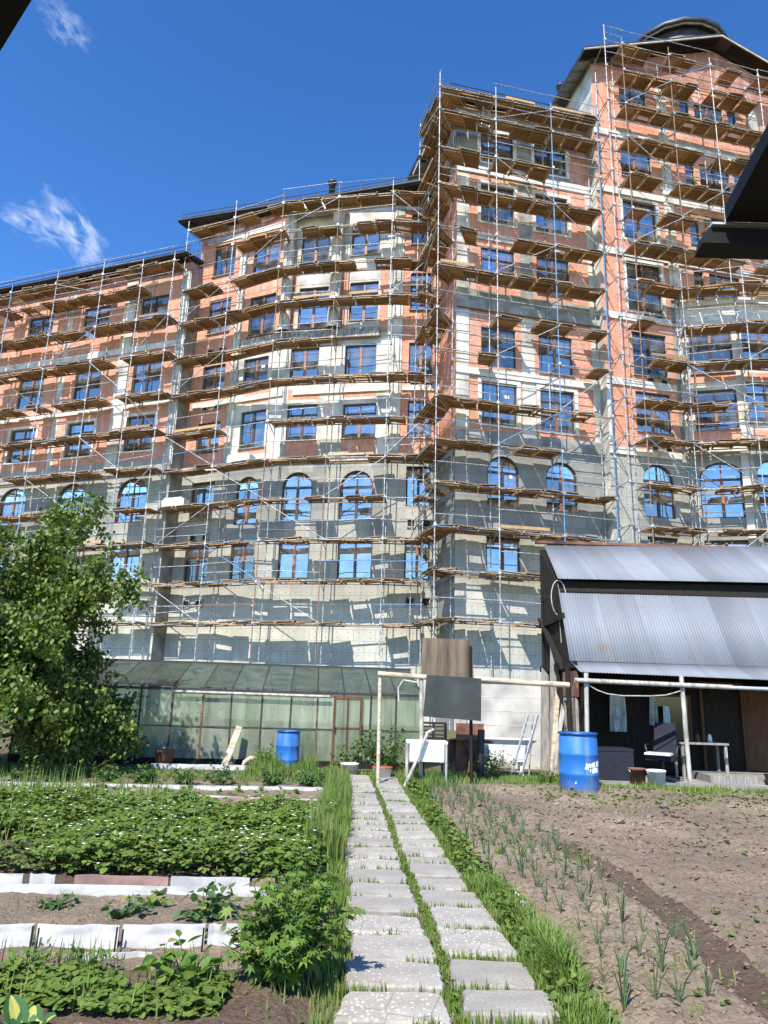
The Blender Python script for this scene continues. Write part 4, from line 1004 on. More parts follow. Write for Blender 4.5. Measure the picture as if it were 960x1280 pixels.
# strawberry bed: trifoliate leaves on stalks, white flowers
def trifoliate(x,y,z,size,tilt):
    n=len(x);yaw=RNG.uniform(0,6.283,n);ps=[]
    p=np.stack([x,y,z],-1)
    for dy in (-1.25,0,1.25):
        ps.append(scatter([(a*1.15,b_,c) for a,b_,c in LEAF[0]],LEAF[1],p,yaw+dy+RNG.normal(0,.1,n),-tilt+RNG.normal(0,.15,n),RNG.normal(0,.15,n),size))
    return ps
def straw(n,x0,x1,y0,y1,hmax,size):
    y=RNG.uniform(y0,y1,n);x=RNG.uniform(x0,x1,n);x=np.minimum(x,lerp(y,XL)-.18)
    den=vnoise(x*1.6,y*1.6,41)*.6+vnoise(x*4,y*4,45)*.4;k=den>.33;x,y,den=x[k],y[k],den[k]
    z=hmax*(.25+.75*RNG.uniform(0,1,len(x))**.6)*(.45+.8*den)
    return x,y,z,trifoliate(x,y,z+.03,size*RNG.uniform(.65,1.2,len(x)),RNG.uniform(-.1,.55,len(x)))
PS=[]
x1_,y1_,z1_,p=straw(22000,-7.5,-.5,6.5,9.9,.27,.05);PS+=p
x2_,y2_,z2_,p=straw(1500,-3.2,-.75,4.0,4.5,.07,.042);PS+=p
x3_,y3_,z3_,p=straw(1700,-7.5,-.5,6.5,9.9,.33,.065);PS+=p
x4_,y4_,z4_,p=straw(160,-3.2,-.8,4.05,4.5,.10,.06);PS+=p
V,Fc=join_arrays(PS);tag(np_mesh('strawberry_plants',V,Fc,M['strawleaf'],smooth=True),'dense bed of green strawberry plants dotted with white flowers','strawberry plants',kind='stuff')
n=560;i=RNG.integers(0,len(x1_),n);P_=[];
for a in range(5):
    P_.append(scatter([(0,0,0),(.5,.5,.1),(0,1,.0),(-.5,.5,.1)],[(0,1,2),(0,2,3)],np.stack([x1_[i],y1_[i],z1_[i]+.075],-1),np.full(n,a*1.2566)+RNG.uniform(0,.3,n),np.full(n,.25),np.zeros(n),np.full(n,.019)))
V,Fc=join_arrays(P_);tag(np_mesh('strawberry_flowers',V,Fc,M['petal']),'small white blossoms scattered over the strawberry bed','flowers',kind='stuff')
# stalks standing out of the beds: tall leafy things
def leafy_plant(name,label,cat,base,h,rad,nst,nl,size,mt,group=None,tmpl=LEAF,droop=.35,stemr=.006,seed=0,stem_mat='onion',top=.15,lz=None):
    rr=np.random.default_rng(seed+100);root=empty(name,label,cat,base,0,group)
    b=MB();ps=[];k=max(3,nl//nst)
    for s in range(nst):
        a=rr.uniform(0,6.283);r=rad*rr.uniform(.15,1)**.7;hh=h*rr.uniform(.6,1.05)*(1-.35*(r/rad)**2)
        r0=rad*.25*rr.uniform(0,1)
        pt=lambda f:np.array([math.cos(a)*(r0+(r-r0)*f**1.3),math.sin(a)*(r0+(r-r0)*f**1.3),hh*f**.9])
        b.tube([tuple(pt(f)) for f in (0,.35,.7,1)],[stemr,stemr*.8,stemr*.6,stemr*.3],5)
        f=rr.uniform(.12,1,k)**.7;pos=np.array([pt(q) for q in f])
        yaw=rr.uniform(0,6.283,k);sz=size*rr.uniform(.6,1.2,k)*(1-.35*f)
        d=np.stack([-np.sin(yaw),np.cos(yaw),np.zeros(k)],-1);pos=pos+d*(sz*.35)[:,None]
        ps.append(scatter(*tmpl,pos,yaw,-droop+rr.normal(0,.4,k),rr.normal(0,.35,k),sz))
    b.build('stem',M[stem_mat],root)
    V,Fc=join_arrays(ps);np_mesh('foliage',V,Fc,M[mt],root,smooth=True);return root
def palmate():
    """a jagged five lobed leaf"""
    vs=[(0,0,0)];L_=[(-2.2,.5),(-1.75,.32),(-1.3,.82),(-.95,.42),(-.62,.95),(-.32,.5),(0,1.1),(.32,.5),(.62,.95),(.95,.42),(1.3,.82),(1.75,.32),(2.2,.5)]
    for a,r in L_: vs.append((math.sin(a)*r,.25+math.cos(a)*r*.95,-.10*r+(.06 if r<.6 else 0)))
    return vs,[(0,i,i+1) for i in range(len(vs)-1,0,-1) if i+1<len(vs)]
PALM=palmate()
leafy_plant('leafy_bush','big lush bush with jagged lobed leaves beside the near end of the path','bush',(-.47,4.5,.0),.60,.38,34,820,.085,'bushleaf',tmpl=PALM,droop=.15,seed=1)
leafy_plant('leafy_bush','smaller clump of jagged leaves behind the big lush bush','bush',(-.5,5.7,.0),.42,.26,16,260,.075,'bushleaf',tmpl=PALM,droop=.15,seed=2)
leafy_plant('leafy_bush','tall pale green clump between the strawberries and the path','bush',(-.55,6.5,.0),.36,.24,14,240,.07,'bushleaf',tmpl=PALM,droop=.1,seed=12)
leafy_plant('leafy_bush','dark leafy clump at the left edge above the near white board','bush',(-2.5,4.7,.0),.22,.2,12,120,.07,'strawleaf',seed=3)
leafy_plant('broadleaf_plant','broad leaved plant with upright pointed leaves in the nearest bed','plant',(-1.0,4.45,.02),.24,.2,8,60,.12,'bushleaf',tmpl=LEAF,seed=4,droop=-.3)
leafy_plant('broadleaf_plant','low leafy plant at the right end of the narrow bare bed','plant',(-1.15,5.62,.03),.24,.22,9,80,.11,'rowleaf',seed=5)
leafy_plant('broadleaf_plant','small leafy plant in the middle of the narrow bare bed','plant',(-1.72,5.55,.03),.16,.17,7,45,.09,'rowleaf',seed=6)
leafy_plant('broadleaf_plant','flat little plant at the left of the narrow bare bed','plant',(-2.3,5.75,.03),.10,.16,7,40,.08,'rowleaf',seed=7)
for k,(x,y,l) in enumerate(((-1.55,4.5,'second from the right'),(-1.9,4.45,'between two clumps of strawberry leaves'))):
    leafy_plant('broadleaf_plant',f'spiky green shoot in the nearest bed, {l}','plant',(x,y,.02),.2,.12,6,40,.09,'bushleaf',seed=30+k,droop=-.5,tmpl=LEAF4)
# variegated hosta
root=empty('hosta','yellow and green striped hosta at the bottom left corner of the photo','plant',(-1.55,3.72,.0))
hl=MB();hy=MB()
for k in range(9):
    a=k*.7+.3;L_=.17+.04*math.sin(k*3);tilt=.5+.3*math.sin(k*1.7);d=Vector((math.cos(a),math.sin(a),0));sdv=Vector((-d.y,d.x,0))
    pr=[(0,.012),(.2,.03),(.45,.055),(.7,.05),(.9,.025),(1,.002)]
    P3_=[]
    for f,w in pr:
        c=d*(L_*f*math.cos(tilt*(.4+f)))+Vector((0,0,L_*f*math.sin(1.2-tilt*f)+.02));P3_.append((c,w))
    for i in range(5):
        (c0,w0),(c1,w1)=P3_[i],P3_[i+1];up=Vector((0,0,.35))
        for s in (-1,1):
            hy.quad(c0,c0+sdv*s*w0*.45+up*w0*.3,c1+sdv*s*w1*.45+up*w1*.3,c1)
            hl.quad(c0+sdv*s*w0*.45+up*w0*.3,c0+sdv*s*w0+up*w0,c1+sdv*s*w1+up*w1,c1+sdv*s*w1*.45+up*w1*.3)
hl.build('leaf_margin',M['hosta'],root);hy.build('leaf_centre',M['hostay'],root)
# row of bushy plants beyond the strawberries
for k,(x,y,s,l) in enumerate(((-5.95,12.75,.75,'leftmost, under the tree'),(-5.2,12.8,.8,'second from the left'),(-4.5,12.85,.85,'third from the left'),(-3.85,12.75,1.0,'fourth from the left'),(-3.2,12.7,.9,'just left of the widest one'),(-2.6,12.75,1.2,'widest and middle right'),(-1.75,12.85,1.05,'second from the path'),(-1.08,12.95,1.0,'dark round one nearest the path'))):
    leafy_plant('bedding_bush','bushy dark green plant in the row before the greenhouse, '+l,'bush',(x,y,0),.38*s,.3*s,14,220,.09,'rowleaf','row of bushy plants before the greenhouse',seed=50+k)
# raspberry canes
leafy_plant('raspberry_bush','leafy raspberry canes behind the white washstand, right of the greenhouse door','bush',(.15,15.4,0),1.05,.75,34,900,.105,'raspleaf',seed=70,stemr=.008,droop=.5)
leafy_plant('raspberry_bush','low leafy canes against the greenhouse by the thin pale post','bush',(-.55,15.6,0),.75,.45,18,360,.095,'raspleaf',seed=71,droop=.5)
leafy_plant('weed_clump','green weeds growing in front of the white block wall and bathtub','weeds',(2.35,15.2,0),.7,.6,22,420,.1,'raspleaf',seed=72,tmpl=LEAF4,droop=-.2)
leafy_plant('weed_clump','green weeds by the leaning boards left of the blue barrel','weeds',(3.15,14.1,0),.4,.3,14,200,.08,'bushleaf',seed=73,tmpl=LEAF4,droop=-.3)
leafy_plant('young_shrub','small pale green shrub showing above the greenhouse roof','shrub',(-4.35,19.5,0),2.5,.5,14,420,.14,'bushleaf',seed=74,droop=.2,stemr=.02)
leafy_plant('weed_clump','grassy green weeds in front of the left blue barrel','weeds',(-2.15,14.85,0),.55,.35,20,300,.08,'grass',seed=75,tmpl=LEAF4,droop=-.8)
# onions, set out in rows: copies of a few plants
protos=[]
ro=random.Random(21)
onion_label='thin upright clump of bluish green onion leaves in the bed right of the path'
for k in range(6):
    root=empty('onion_plant',onion_label,'onion',(0,0,0),0,'onions in the bed right of the path');b=MB()
    for j in range(ro.randint(4,9)):
        a=ro.uniform(0,6.283);h=ro.uniform(.10,.31);l=ro.uniform(.1,.75)*h
        pts=[(0,0,-.02),(math.cos(a)*l*.25,math.sin(a)*l*.25,h*.45),(math.cos(a)*l*.6,math.sin(a)*l*.6,h*.8),(math.cos(a)*l*1.05,math.sin(a)*l*1.05,h*(.98-.1*ro.random()))]
        b.tube(pts,[.004,.0045,.0035,.001],5)
    b.build('leaf',M['onion'],root)
    protos.append(root)
sp=[]
for r_,off in enumerate((.12,.32,.52,.72,.92,1.1)):
    y=4.15+ro.random()*.3
    while y<13.3:
        sp.append((lerp(y,XB)+off*(1 if y<8 else 1-.05*(y-8))+ro.uniform(-.06,.06),y));y+=ro.uniform(.22,.42) if y<8 else ro.uniform(.22,.4)
ro.shuffle(sp)
for k,(x,y) in enumerate(sp):
    if abs(x-2.2)<.16 and y<8.6: continue
    o=protos[k] if k<6 else copy_tree(protos[k%6])
    s=ro.uniform(.5,1.0)*(1 if y<9 else .95);o.location=(x,y,float(hsoil(np.array([x]),np.array([y]))[0]));o.rotation_euler.z=ro.uniform(0,6.28);o.scale=(s,s,s)
for k,(x,y,l) in enumerate(((1.16,4.75,'by the path at the lower right'),(1.1,5.9,'at the grassy edge beside the path'))):
    b=MB();b.tube([(0,0,0),(.05,.12,.06),(.02,.3,.09),(.08,.42,.03)],[.012,.02,.016,.008],6);o=b.build('plastic_scrap',M['plastic_w'],None,(x,y,.02));tag(o,'crumpled white plastic strip '+l,'scrap')
# ---- the tree at the left
tr=empty('fruit_tree','big leafy green tree at the left edge in front of the greenhouse','tree',(-7.35,13.9,0))
rt=np.random.default_rng(5);tips=[]
b=MB();b.tube([(0,0,-.1),(.05,0,.5),(0,.05,1.1),(.1,0,1.7)],[.17,.13,.12,.1],9);b.build('trunk',M['bark'],tr)
lb=MB()
for k in range(56):
    a=rt.uniform(0,6.283);z0=rt.uniform(.3,2.0);el=rt.uniform(-.25,1.4);Lb=rt.uniform(1.7,2.9)*(1.25 if el>.7 else .93)
    p=np.array([.05,0,z0]);pts=[p.copy()];d=np.array([math.cos(a)*math.cos(el),math.sin(a)*math.cos(el),math.sin(el)])
    for s in range(5):
        d=d+rt.normal(0,.13,3)+np.array([0,0,.08 if s<2 else -.16]);d/=np.linalg.norm(d);p=p+d*Lb/5;pts.append(p.copy())
        if s>0:
            for q in range(9):
                dd=d*.5+rt.normal(0,.75,3);dd/=np.linalg.norm(dd);ll=rt.uniform(.25,.62);e=p+dd*ll-np.array([0,0,.12*ll]);tips.append((p.copy(),e))
    lb.tube([tuple(q) for q in pts],[.05,.042,.034,.024,.016,.006],6)
tips=[t_ for t_ in tips if t_[1][2]>.15 and t_[1][2]<5.4]
for a_,e in tips[::2]: lb.tube([tuple(a_),tuple((a_+e)/2+np.array([0,0,.04])),tuple(e)],[.008,.006,.003],4,cap=False)
lb.build('limb',M['bark'],tr)
ps=[]
for a_,e in tips:
    k=int(rt.uniform(30,50));f=rt.uniform(.1,1.1,k);pos=a_+(e-a_)*f[:,None]+rt.normal(0,.085,(k,3))
    ps.append((pos,rt.uniform(0,6.283,k),-rt.uniform(.1,1.2,k),rt.normal(0,.5,k),rt.uniform(.065,.115,k)))
pos=np.concatenate([p[0] for p in ps]);kk=pos[:,2]>.05
V,Fc=scatter(*LEAF,pos[kk],*[np.concatenate([p[i] for p in ps])[kk] for i in (1,2,3,4)])
np_mesh('crown',V,Fc,M['treeleaf'],tr,smooth=True);tr.scale=(1,1,1.08)

# ================================================================== GREENHOUSE
GL=V2((-7.6,15.75));GR=V2((.95,16.55));gt,gn,GLn=along(GL,GR)
gh=empty('greenhouse','long low greenhouse with dirty glass and a dark sloping glass roof','greenhouse',(*GL,0),math.atan2(gt[1],gt[0]))
W2,HE,HR=2.1,1.56,2.16
bays=[i*.62 for i in range(14)]
du0,du1=6.65,7.28
b=MB();b.box(0,GLn,-.05,.05,-.05,.14);b.box(GLn-.05,GLn+.05,.05,4.2,-.05,.14);b.box(-.05,.05,.05,4.2,-.05,.14);b.box(0,GLn,4.15,4.25,-.05,.14);b.build('base_wall',M['darkwood'],gh)
def bar(name,p,q,r=.03,mt='darkmetal'):
    b=MB();b.obox(p,q,r,r);return b.build(name,M[mt],gh)
jj=[0.0]
while jj[-1]<GLn-.3: jj.append(min(GLn,jj[-1]+random.uniform(.56,.68)))
for u in jj: bar('post',(u,0,.1),(u+random.uniform(-.015,.015),0,HE),.035,'darkmetal' if random.random()<.88 else 'rust')
for k,u in enumerate(jj): 
    bar('rafter',(u,-.05,HE+.03),(u,W2,HR),.035);bar('rafter',(u,W2,HR),(u,4.25,HE),.03)
bar('eave_rail',(-.05,-.03,HE),(GLn+.05,-.03,HE-.0),.06);bar('ridge_rail',(-.05,W2,HR+.03),(GLn+.05,W2,HR+.03),.05);bar('eave_rail',(-.05,4.22,HE),(GLn+.05,4.22,HE),.05)
bar('middle_rail',(0,-.008,.78),(GLn,-.008,.80),.022)
b=MB();b.tube([(3.2,-.12,HE-.06),(du0-.1,-.12,HE-.075)],.03,8);b.build('gutter_pipe',M['palepost'],gh)
for k in range(len(jj)-1):
    u0,u1=jj[k]+.018,jj[k+1]-.018
    for z0,z1 in ((.14,.77),(.80,HE-.03)):
        b=MB();e=random.uniform(-.006,.006);b.quad((u0,e,z0),(u1,-e,z0),(u1,-e+random.uniform(-.008,.008),z1),(u0,e,z1));b.build('glass_pane',M['ghglass'],gh)
    for s,(y0,y1,za,zb) in enumerate(((-.04,W2,HE+.045,HR+.015),(W2,4.22,HR+.015,HE+.03))):
        b=MB()
        e=random.uniform(0,.012);b.quad((u0-.01,y0,za+e),(u1+.01,y0,za-e*.3),(u1+.01,y1,zb),(u0-.01,y1,zb));b.build('roof_pane',M['ghroof'],gh)
b=MB();b.quad((GLn,.02,.14),(GLn,4.2,.14),(GLn,4.2,HE),(GLn,.02,HE));b.add([(GLn,.02,HE),(GLn,4.2,HE),(GLn,W2,HR)],[(0,1,2)]);b.build('end_pane',M['ghglass'],gh)
b=MB();b.quad((0,.02,.14),(0,4.2,.14),(0,4.2,HE),(0,.02,HE));b.add([(0,.02,HE),(0,4.2,HE),(0,W2,HR)],[(0,1,2)]);b.build('end_pane',M['ghglass'],gh)
b=MB();b.quad((0,4.2,.1),(GLn,4.2,.1),(GLn,4.2,HE),(0,4.2,HE));b.build('back_pane',M['ghglass'],gh)
dr=MB()
for x0,x1,z0,z1 in ((du0,du0+.05,.1,1.5),(du1-.05,du1,.1,1.5),(du0+.05,du1-.05,.1,.16),(du0+.05,du1-.05,1.44,1.5),(du0+.3,du0+.335,.16,1.44),(du0+.05,du1-.05,.82,.85)): dr.box(x0,x1,-.075,-.04,z0,z1)
d=dr.build('door',M['brownwood'],gh);b=MB();b.quad((du0+.05,-.058,.16),(du1-.05,-.058,.16),(du1-.05,-.058,1.44),(du0+.05,-.058,1.44));b.build('pane',M['ghglass'],d)
b=MB();b.box(du0+.03,du0+.06,-.11,-.08,.75,.87);b.build('handle',M['black'],d)
for k in range(12):
    u=.7+k*.66;q=GL+gt*u-gn*random.uniform(.5,1.2)
    leafy_plant('tomato_plant','green plant growing inside the greenhouse behind the dirty glass','plant',(*q,0),random.uniform(.6,1.15),.42,12,200,.15,'raspleaf','plants inside the greenhouse',seed=90+k)
b=MB();b.obox((0,0,0),(.22,.24,.82),.13,.03,up=(0,-1,0));o=b.build('leaning_plank',M['polewood'],None,(-3.15,15.72,0));tag(o,'short pale plank leaning against the greenhouse glass','plank')
b=MB();b.tube([(0,0,.0),(.05,0,.14),(.16,0,.22),(.34,.02,.22),(.42,.02,.2)],[.035,.045,.045,.04,.03],8);o=b.build('bent_log',M['polewood'],None,(-2.75,15.6,0));tag(o,'bent pale log lying at the foot of the greenhouse','log')
b=MB();b.lathe([(.001,0),(.16,0),(.2,.3),(.21,.34),(.19,.34),(.001,.3)],18);o=b.build('rusty_tub',M['rust'],None,(-4.35,15.6,0));tag(o,'rusty reddish tub standing at the foot of the greenhouse','tub')
# ================================================================== BARRELS AND YARD THINGS
def barrel(label,loc,r,h,lab=False):
    root=empty('barrel',label,'barrel',loc)
    pr=[(.001,0),(r*.92,0),(r*.97,h*.02)]
    for f in (.06,.32,.34,.36,.64,.66,.68,.93): pr.append((r*(1.0 if f not in(.34,.66) else 1.035)*(.985+.03*math.sin(math.pi*f)),h*f))
    pr+=[(r*.93,h*.965),(r*.93,h*.985),(r*.97,h*.987),(r*.97,h),(r*.88,h),(r*.88,h*.96),(.001,h*.955)]
    b=MB();b.lathe(pr,40);b.build('drum',M['barrel'],root)
    b=MB();b.lathe([(r*.955,h*.975),(r*1.03,h*.975),(r*1.03,h*1.012),(r*.955,h*1.012),(r*.955,h*.975)],40);b.build('rim',M['barreldark'],root)
    if lab:
        b=MB()
        # torn white label on the curved side, in pieces
        def patch(a0,a1,z0,z1,j=0):
            k=8;rr=r*1.03
            rag=[random.uniform(-.015,.015) for _ in range(k+1)];rg2=[random.uniform(-.015,.015) for _ in range(k+1)]
            for i in range(k):
                t0,t1=a0+(a1-a0)*i/k,a0+(a1-a0)*(i+1)/k
                b.quad((rr*math.cos(t0),rr*math.sin(t0),z0+rag[i]),(rr*math.cos(t1),rr*math.sin(t1),z0+rag[i+1]),(rr*math.cos(t1),rr*math.sin(t1),z1+rg2[i+1]),(rr*math.cos(t0),rr*math.sin(t0),z1+rg2[i]))
        A_=-math.pi/2-.26
        patch(A_+.35,A_+.62,h*.46,h*.52);patch(A_+.30,A_+.5,h*.43,h*.47);patch(A_+.66,A_+.92,h*.46,h*.54);patch(A_+.70,A_+1.2,h*.37,h*.45);patch(A_+1.0,A_+1.3,h*.47,h*.56);patch(A_+.56,A_+.64,h*.39,h*.43);patch(A_-.2,A_-.14,h*.2,h*.23)
        b.build('torn_label',M['label'],root)
    return root
barrel('tall blue plastic barrel with a torn white label at the left corner of the shed',(3.58,13.42,-.02),.335,1.03,True)
barrel('smaller blue barrel standing in grass in front of the greenhouse door',(-1.78,15.15,-.02),.232,.82)
# white enamel washstand
ws=empty('washstand','white enamel washstand on thin legs beside the far end of the path','washstand',(.88,13.45,0))
b=MB();b.box(-.36,.36,-.24,.24,.76,.80);b.build('top',M['sink'],ws)
b=MB();b.box(-.30,.30,-.235,-.215,.46,.755);b.box(-.30,-.28,-.215,.2,.46,.755);b.box(.28,.30,-.215,.2,.46,.755);b.box(-.28,.28,.18,.2,.46,.755);b.build('basin',M['sink'],ws)
for x in (-.34,.34):
    for y in (-.215,.215): b=MB();b.tube([(x,y,0),(x,y,.758)],.02,8);b.build('leg',M['palepost'],ws)
b=MB();b.tube([(-.36,-.5,.02),(-.12,-.3,.5),(.06,-.27,.95),(.17,-.2,1.0)],.028,8);o=b.build('drain_hose',M['palepost'],None,(.82,13.42,0));tag(o,'ribbed grey hose leaning across the front of the washstand','hose')
b=MB();b.tube([(-.05,0,.45),(-.03,0,.2),(.1,0,.1),(.3,.05,.15),(.42,.05,.4),(.4,.05,.55)],.015,6);b.build('black_pipe',M['black'],ws)
# pole frame with two hanging boards
pf=empty('pole_frame','rough wooden pole frame spanning from the path to the shed','frame',(.0,13.6,0))
b=MB();b.tube([(-.02,0,1.94),(.5,.02,1.92),(.98,.0,1.90)],.045,8);b.build('crossbar',M['polewood'],pf)
b=MB();b.tube([(1.75,-.02,1.90),(2.6,.0,1.865),(3.5,-.02,1.84)],[.045,.05,.05],8);b.build('crossbar',M['polewood'],pf)
b=MB();b.tube([(.04,.03,0),(.02,.03,1.9)],.035,8);b.build('post',M['polewood'],pf)
b=MB();b.tube([(.82,.06,0),(.78,.04,1.9)],.04,8);b.build('post',M['palepost'],pf)
b=MB();b.tube([(1.72,.12,0),(1.70,.12,2.5)],.03,8);b.build('post',M['darkwood'],pf)
b=MB();b.tube([(.72,-.06,1.8),(.45,-.06,1.84),(.36,-.06,1.7),(.37,-.06,1.45)],.018,6);b.build('hook',M['palepost'],pf)
b=MB();b.hexa([(.78,13.72,1.94),(1.76,13.72,1.9),(1.76,13.745,1.9),(.78,13.745,1.94),(.8,13.74,2.63),(1.73,13.74,2.62),(1.73,13.765,2.62),(.8,13.765,2.63)]);o=b.build('plywood_board',M['ply'],None,(0,0,0));tag(o,'weathered brown plywood board standing above the pole frame','board')
b=MB();b.hexa([(.82,13.5,1.21),(1.86,13.46,1.16),(1.86,13.485,1.16),(.82,13.525,1.21),(.87,13.5,1.945),(1.87,13.47,1.91),(1.87,13.495,1.91),(.87,13.525,1.945)]);o=b.build('dark_board',M['greenboard'],None,(0,0,0));tag(o,'dark greenish board hanging below the pole frame','board')
# clutter under it
b=MB();k=14
arch=[(.30*math.cos(a),.30*math.sin(a)*.9+.5) for a in [math.pi*i/k for i in range(k+1)]]
arch=[(.27,0)]+arch+[(-.27,0)]
for i in range(len(arch)-1):
    (x0,z0),(x1,z1)=arch[i],arch[i+1];b.quad((x0,0,z0),(x1,0,z1),(x1*.9,.25,z1*.95),(x0*.9,.25,z0*.95));b.quad((x0,0,z0),(x1,0,z1),(x1*.92,0,z1*.95+.01),(x0*.92,0,z0*.95+.01))
b.add([(x*.9,.25,z*.95) for x,z in arch],[tuple(range(len(arch)))]);root=b.build('metal_trough',M['rust'],None,(1.56,15.0,0));root.rotation_euler.x=-.1;tag(root,'old rusty metal trough set upright beneath the dark board','trough')
b=MB();b.box(-.28,.28,0,.03,0,1.05);o=b.build('rust_panel',M['rust'],None,(1.88,15.25,0));tag(o,'flat reddish rusty sheet standing behind the metal trough','sheet')
b=MB();b.tube([(0,0,0),(.02,0,.95)],.07,10);b.tube([(-.35,0,.72),(.25,0,.72)],.03,6);o=b.build('stove_pipe',M['black'],None,(2.05,14.95,0));tag(o,'black stove pipe standing right of the rusty trough','pipe')
cr_=MB()
for z in (0,.3):cr_.box(-.25,.25,-.18,.18,z,z+.03)
for z in (.08,.16,.24):cr_.box(-.25,.25,-.19,-.175,z,z+.03)
for x in (-.25,-.02,.22):cr_.box(x,x+.03,-.185,.18,.03,.3)
o=cr_.build('plastic_crate',M['black'],None,(1.15,15.3,.72));tag(o,'black slatted crate resting on a stand behind the dark board','crate')
b=MB();b.box(-.3,.3,-.2,.2,.66,.7);[b.box(x,x+.05,y,y+.05,0,.66) for x in (-.28,.23) for y in (-.18,.13)];o=b.build('wooden_stand',M['oldwood'],None,(1.15,15.3,0));tag(o,'weathered wooden stand carrying the black crate','stand')
# white block wall, bathtub, ladder
wl=empty('block_wall','pale painted block wall behind the pole frame','wall',(3.3,17.6,0))
b=MB();b.box(-1.2,1.1,-.12,.12,0,1.92);b.build('wall_face',M['whiteb'],wl)
for z in (.3,.62,.94,1.26,1.58): b=MB();b.box(-1.2,1.1,-.124,-.12,z,z+.014);b.build('mortar_joint',M['greyslate'],wl)
b=MB();b.box(-1.24,1.14,-.16,.16,1.925,1.97);b.build('coping',M['rust'],wl)
b=MB()
b.hexa([(-.6,-.3,.68),(.6,-.3,.68),(.6,.3,.68),(-.6,.3,.68),(-.66,-.36,.74),(.66,-.36,.74),(.66,.36,.74),(-.66,.36,.74)]);b.hexa([(-.45,-.22,.3),(.45,-.22,.3),(.45,.22,.3),(-.45,.22,.3),(-.58,-.28,.68),(.58,-.28,.68),(.58,.28,.68),(-.58,.28,.68)])
for x in (-.4,.34):b.box(x,x+.06,-.15,.15,0,.3)
o=b.build('bathtub',M['sink'],None,(2.65,15.9,0));tag(o,'old white bathtub half hidden by weeds before the block wall','bathtub')
ld=empty('stepladder','narrow aluminium ladder leaning beside the white block wall','ladder',(3.02,15.3,0))
for dx in (-.1,.1): b=MB();b.obox((dx-.28,-.25,0),(dx+.2,.2,1.25),.025,.05);b.build('rail',M['alu'],ld)
for k in range(5): f=(k+.7)/5.4;b=MB();b.obox((-.1-.28+.48*f,-.25+.45*f,1.25*f),(.1-.28+.48*f,-.25+.45*f,1.25*f),.05,.02);b.build('rung',M['alu'],ld)
b=MB();b.tube([(.12,.35,0),(.2,.2,1.25)],.016,6);b.build('brace',M['alu'],ld)
def pail(label,loc,r,h,mt,lid=None):
    root=empty('bucket',label,'bucket',loc);b=MB();b.lathe([(.001,0),(r*.85,0),(r,h*.9),(r*1.06,h*.91),(r*1.06,h),(r*.98,h),(r*.95,h*.9),(.001,h*.55)],24);b.build('tub',M[mt],root)
    b=MB();b.tube([(r*1.04*math.cos(a),-.01-r*.25*math.sin(a)-r*.9*math.sin(a)*.3,h*.93-.09*math.sin(a)) for a in [math.pi*i/10 for i in range(11)]],.006,5);b.build('handle',M['alu'],root)
    if lid: b=MB();b.lathe([(.001,h*1.05),(r*1.05,h*1.04),(r*1.12,h*1.02),(r*1.12,h*.95),(r*1.07,h*.95)],24);b.build('lid',M[lid],root)
pail('white plastic bucket near the greenhouse door',(-.52,14.95,0),.17,.24,'plastic_w')
pail('pale pail with a red lid at the foot of the thin post',(.12,14.6,0),.18,.22,'plastic_w','redlid')
pail('pinkish white bucket in front of the shed beside the office chair',(5.25,14.25,.05),.17,.3,'plastic_w')
pail('rust brown bucket partly behind the pale one by the shed',(4.98,14.5,.05),.16,.3,'rust')
for k,(x,y,s,l) in enumerate(((-.95,15.3,.3,'left of the white bucket'),(-.75,14.8,.36,'in front of the greenhouse door'))):
    b=MB();b.box(-s/2,s/2,-.08,.08,0,.07);b.box(-s/2.4,s/2.6,-.07,.07,.072,.12);o=b.build('brick_pair',M['rust'],None,(x,y,0),.2*k);tag(o,'reddish bricks lying '+l,'bricks')
b=MB()
for i in range(3): b.hexa([(i*.8,0,0),(i*.8+.78,0,0),(i*.8+.76,.5,0),(i*.8+.02,.5,0),(i*.8,0,.05),(i*.8+.78,0,.05),(i*.8+.76,.5,.05),(i*.8+.02,.5,.05)])
o=b.build('board_walk',M['oldwood'],None,(1.3,14.1,.0));tag(o,'flat weathered boards lying between the washstand and the barrel','boards')
# ================================================================== SHED
SX0,SX1=4.05,12.2
sh=empty('shed','old dark wooden shed with a corrugated zinc mansard roof and open porch','shed',(SX0,14.6,0))
sx=SX1-SX0
def corr(name,c00,c10,c11,c01,period=.065,amp=.0065,rows=1):
    """corrugated sheet between 4 corners, waves across the first edge"""
    c00,c10,c11,c01=[Vector(c) for c in (c00,c10,c11,c01)];L=(c10-c00).length;n=int(L/period*5)
    nrm=(c10-c00).cross(c01-c00).normalized();V=[];F=[]
    for j in range(2):
        a,c=(c00,c10) if j==0 else (c01,c11)
        for i in range(n+1):
            f=i/n;p=a+(c-a)*f+nrm*(amp*math.sin(2*math.pi*f*L/period));V.append(tuple(p))
            
    for i in range(n):F.append((i,i+1,n+2+i,n+1+i))
    # thickness rim so that the edge shows
    o=np_mesh(name,V,F,M['zinc'],sh,smooth=True);s=o.modifiers.new('solid','SOLIDIFY');s.thickness=.006;return o
# local coordinates: x along the front, y back
corr('roof_sheet',(-.12,.55,2.36),(sx,.55,2.36),(sx,1.8,4.22),(-.02,1.8,4.14))
corr('roof_sheet',(-.08,1.5,4.22),(sx,1.45,4.31),(sx,3.6,5.62),(.1,3.6,5.42))
corr('awning_sheet',(-.1,-.12,2.12),(sx,-.12,2.02),(sx,.62,2.40),(-.1,.62,2.37))
b=MB();b.hexa([(0,1.62,3.95),(sx,1.62,3.95),(sx,3.5,3.95),(0,3.5,3.95),(0,1.72,4.2),(sx,1.68,4.26),(sx,3.5,5.3),(.05,3.5,5.2)]);b.build('roof_step',M['darkwood'],sh)
b=MB();b.box(-.12,sx,3.55,3.68,5.46,5.53);b.build('ridge_board',M['rust'],sh)
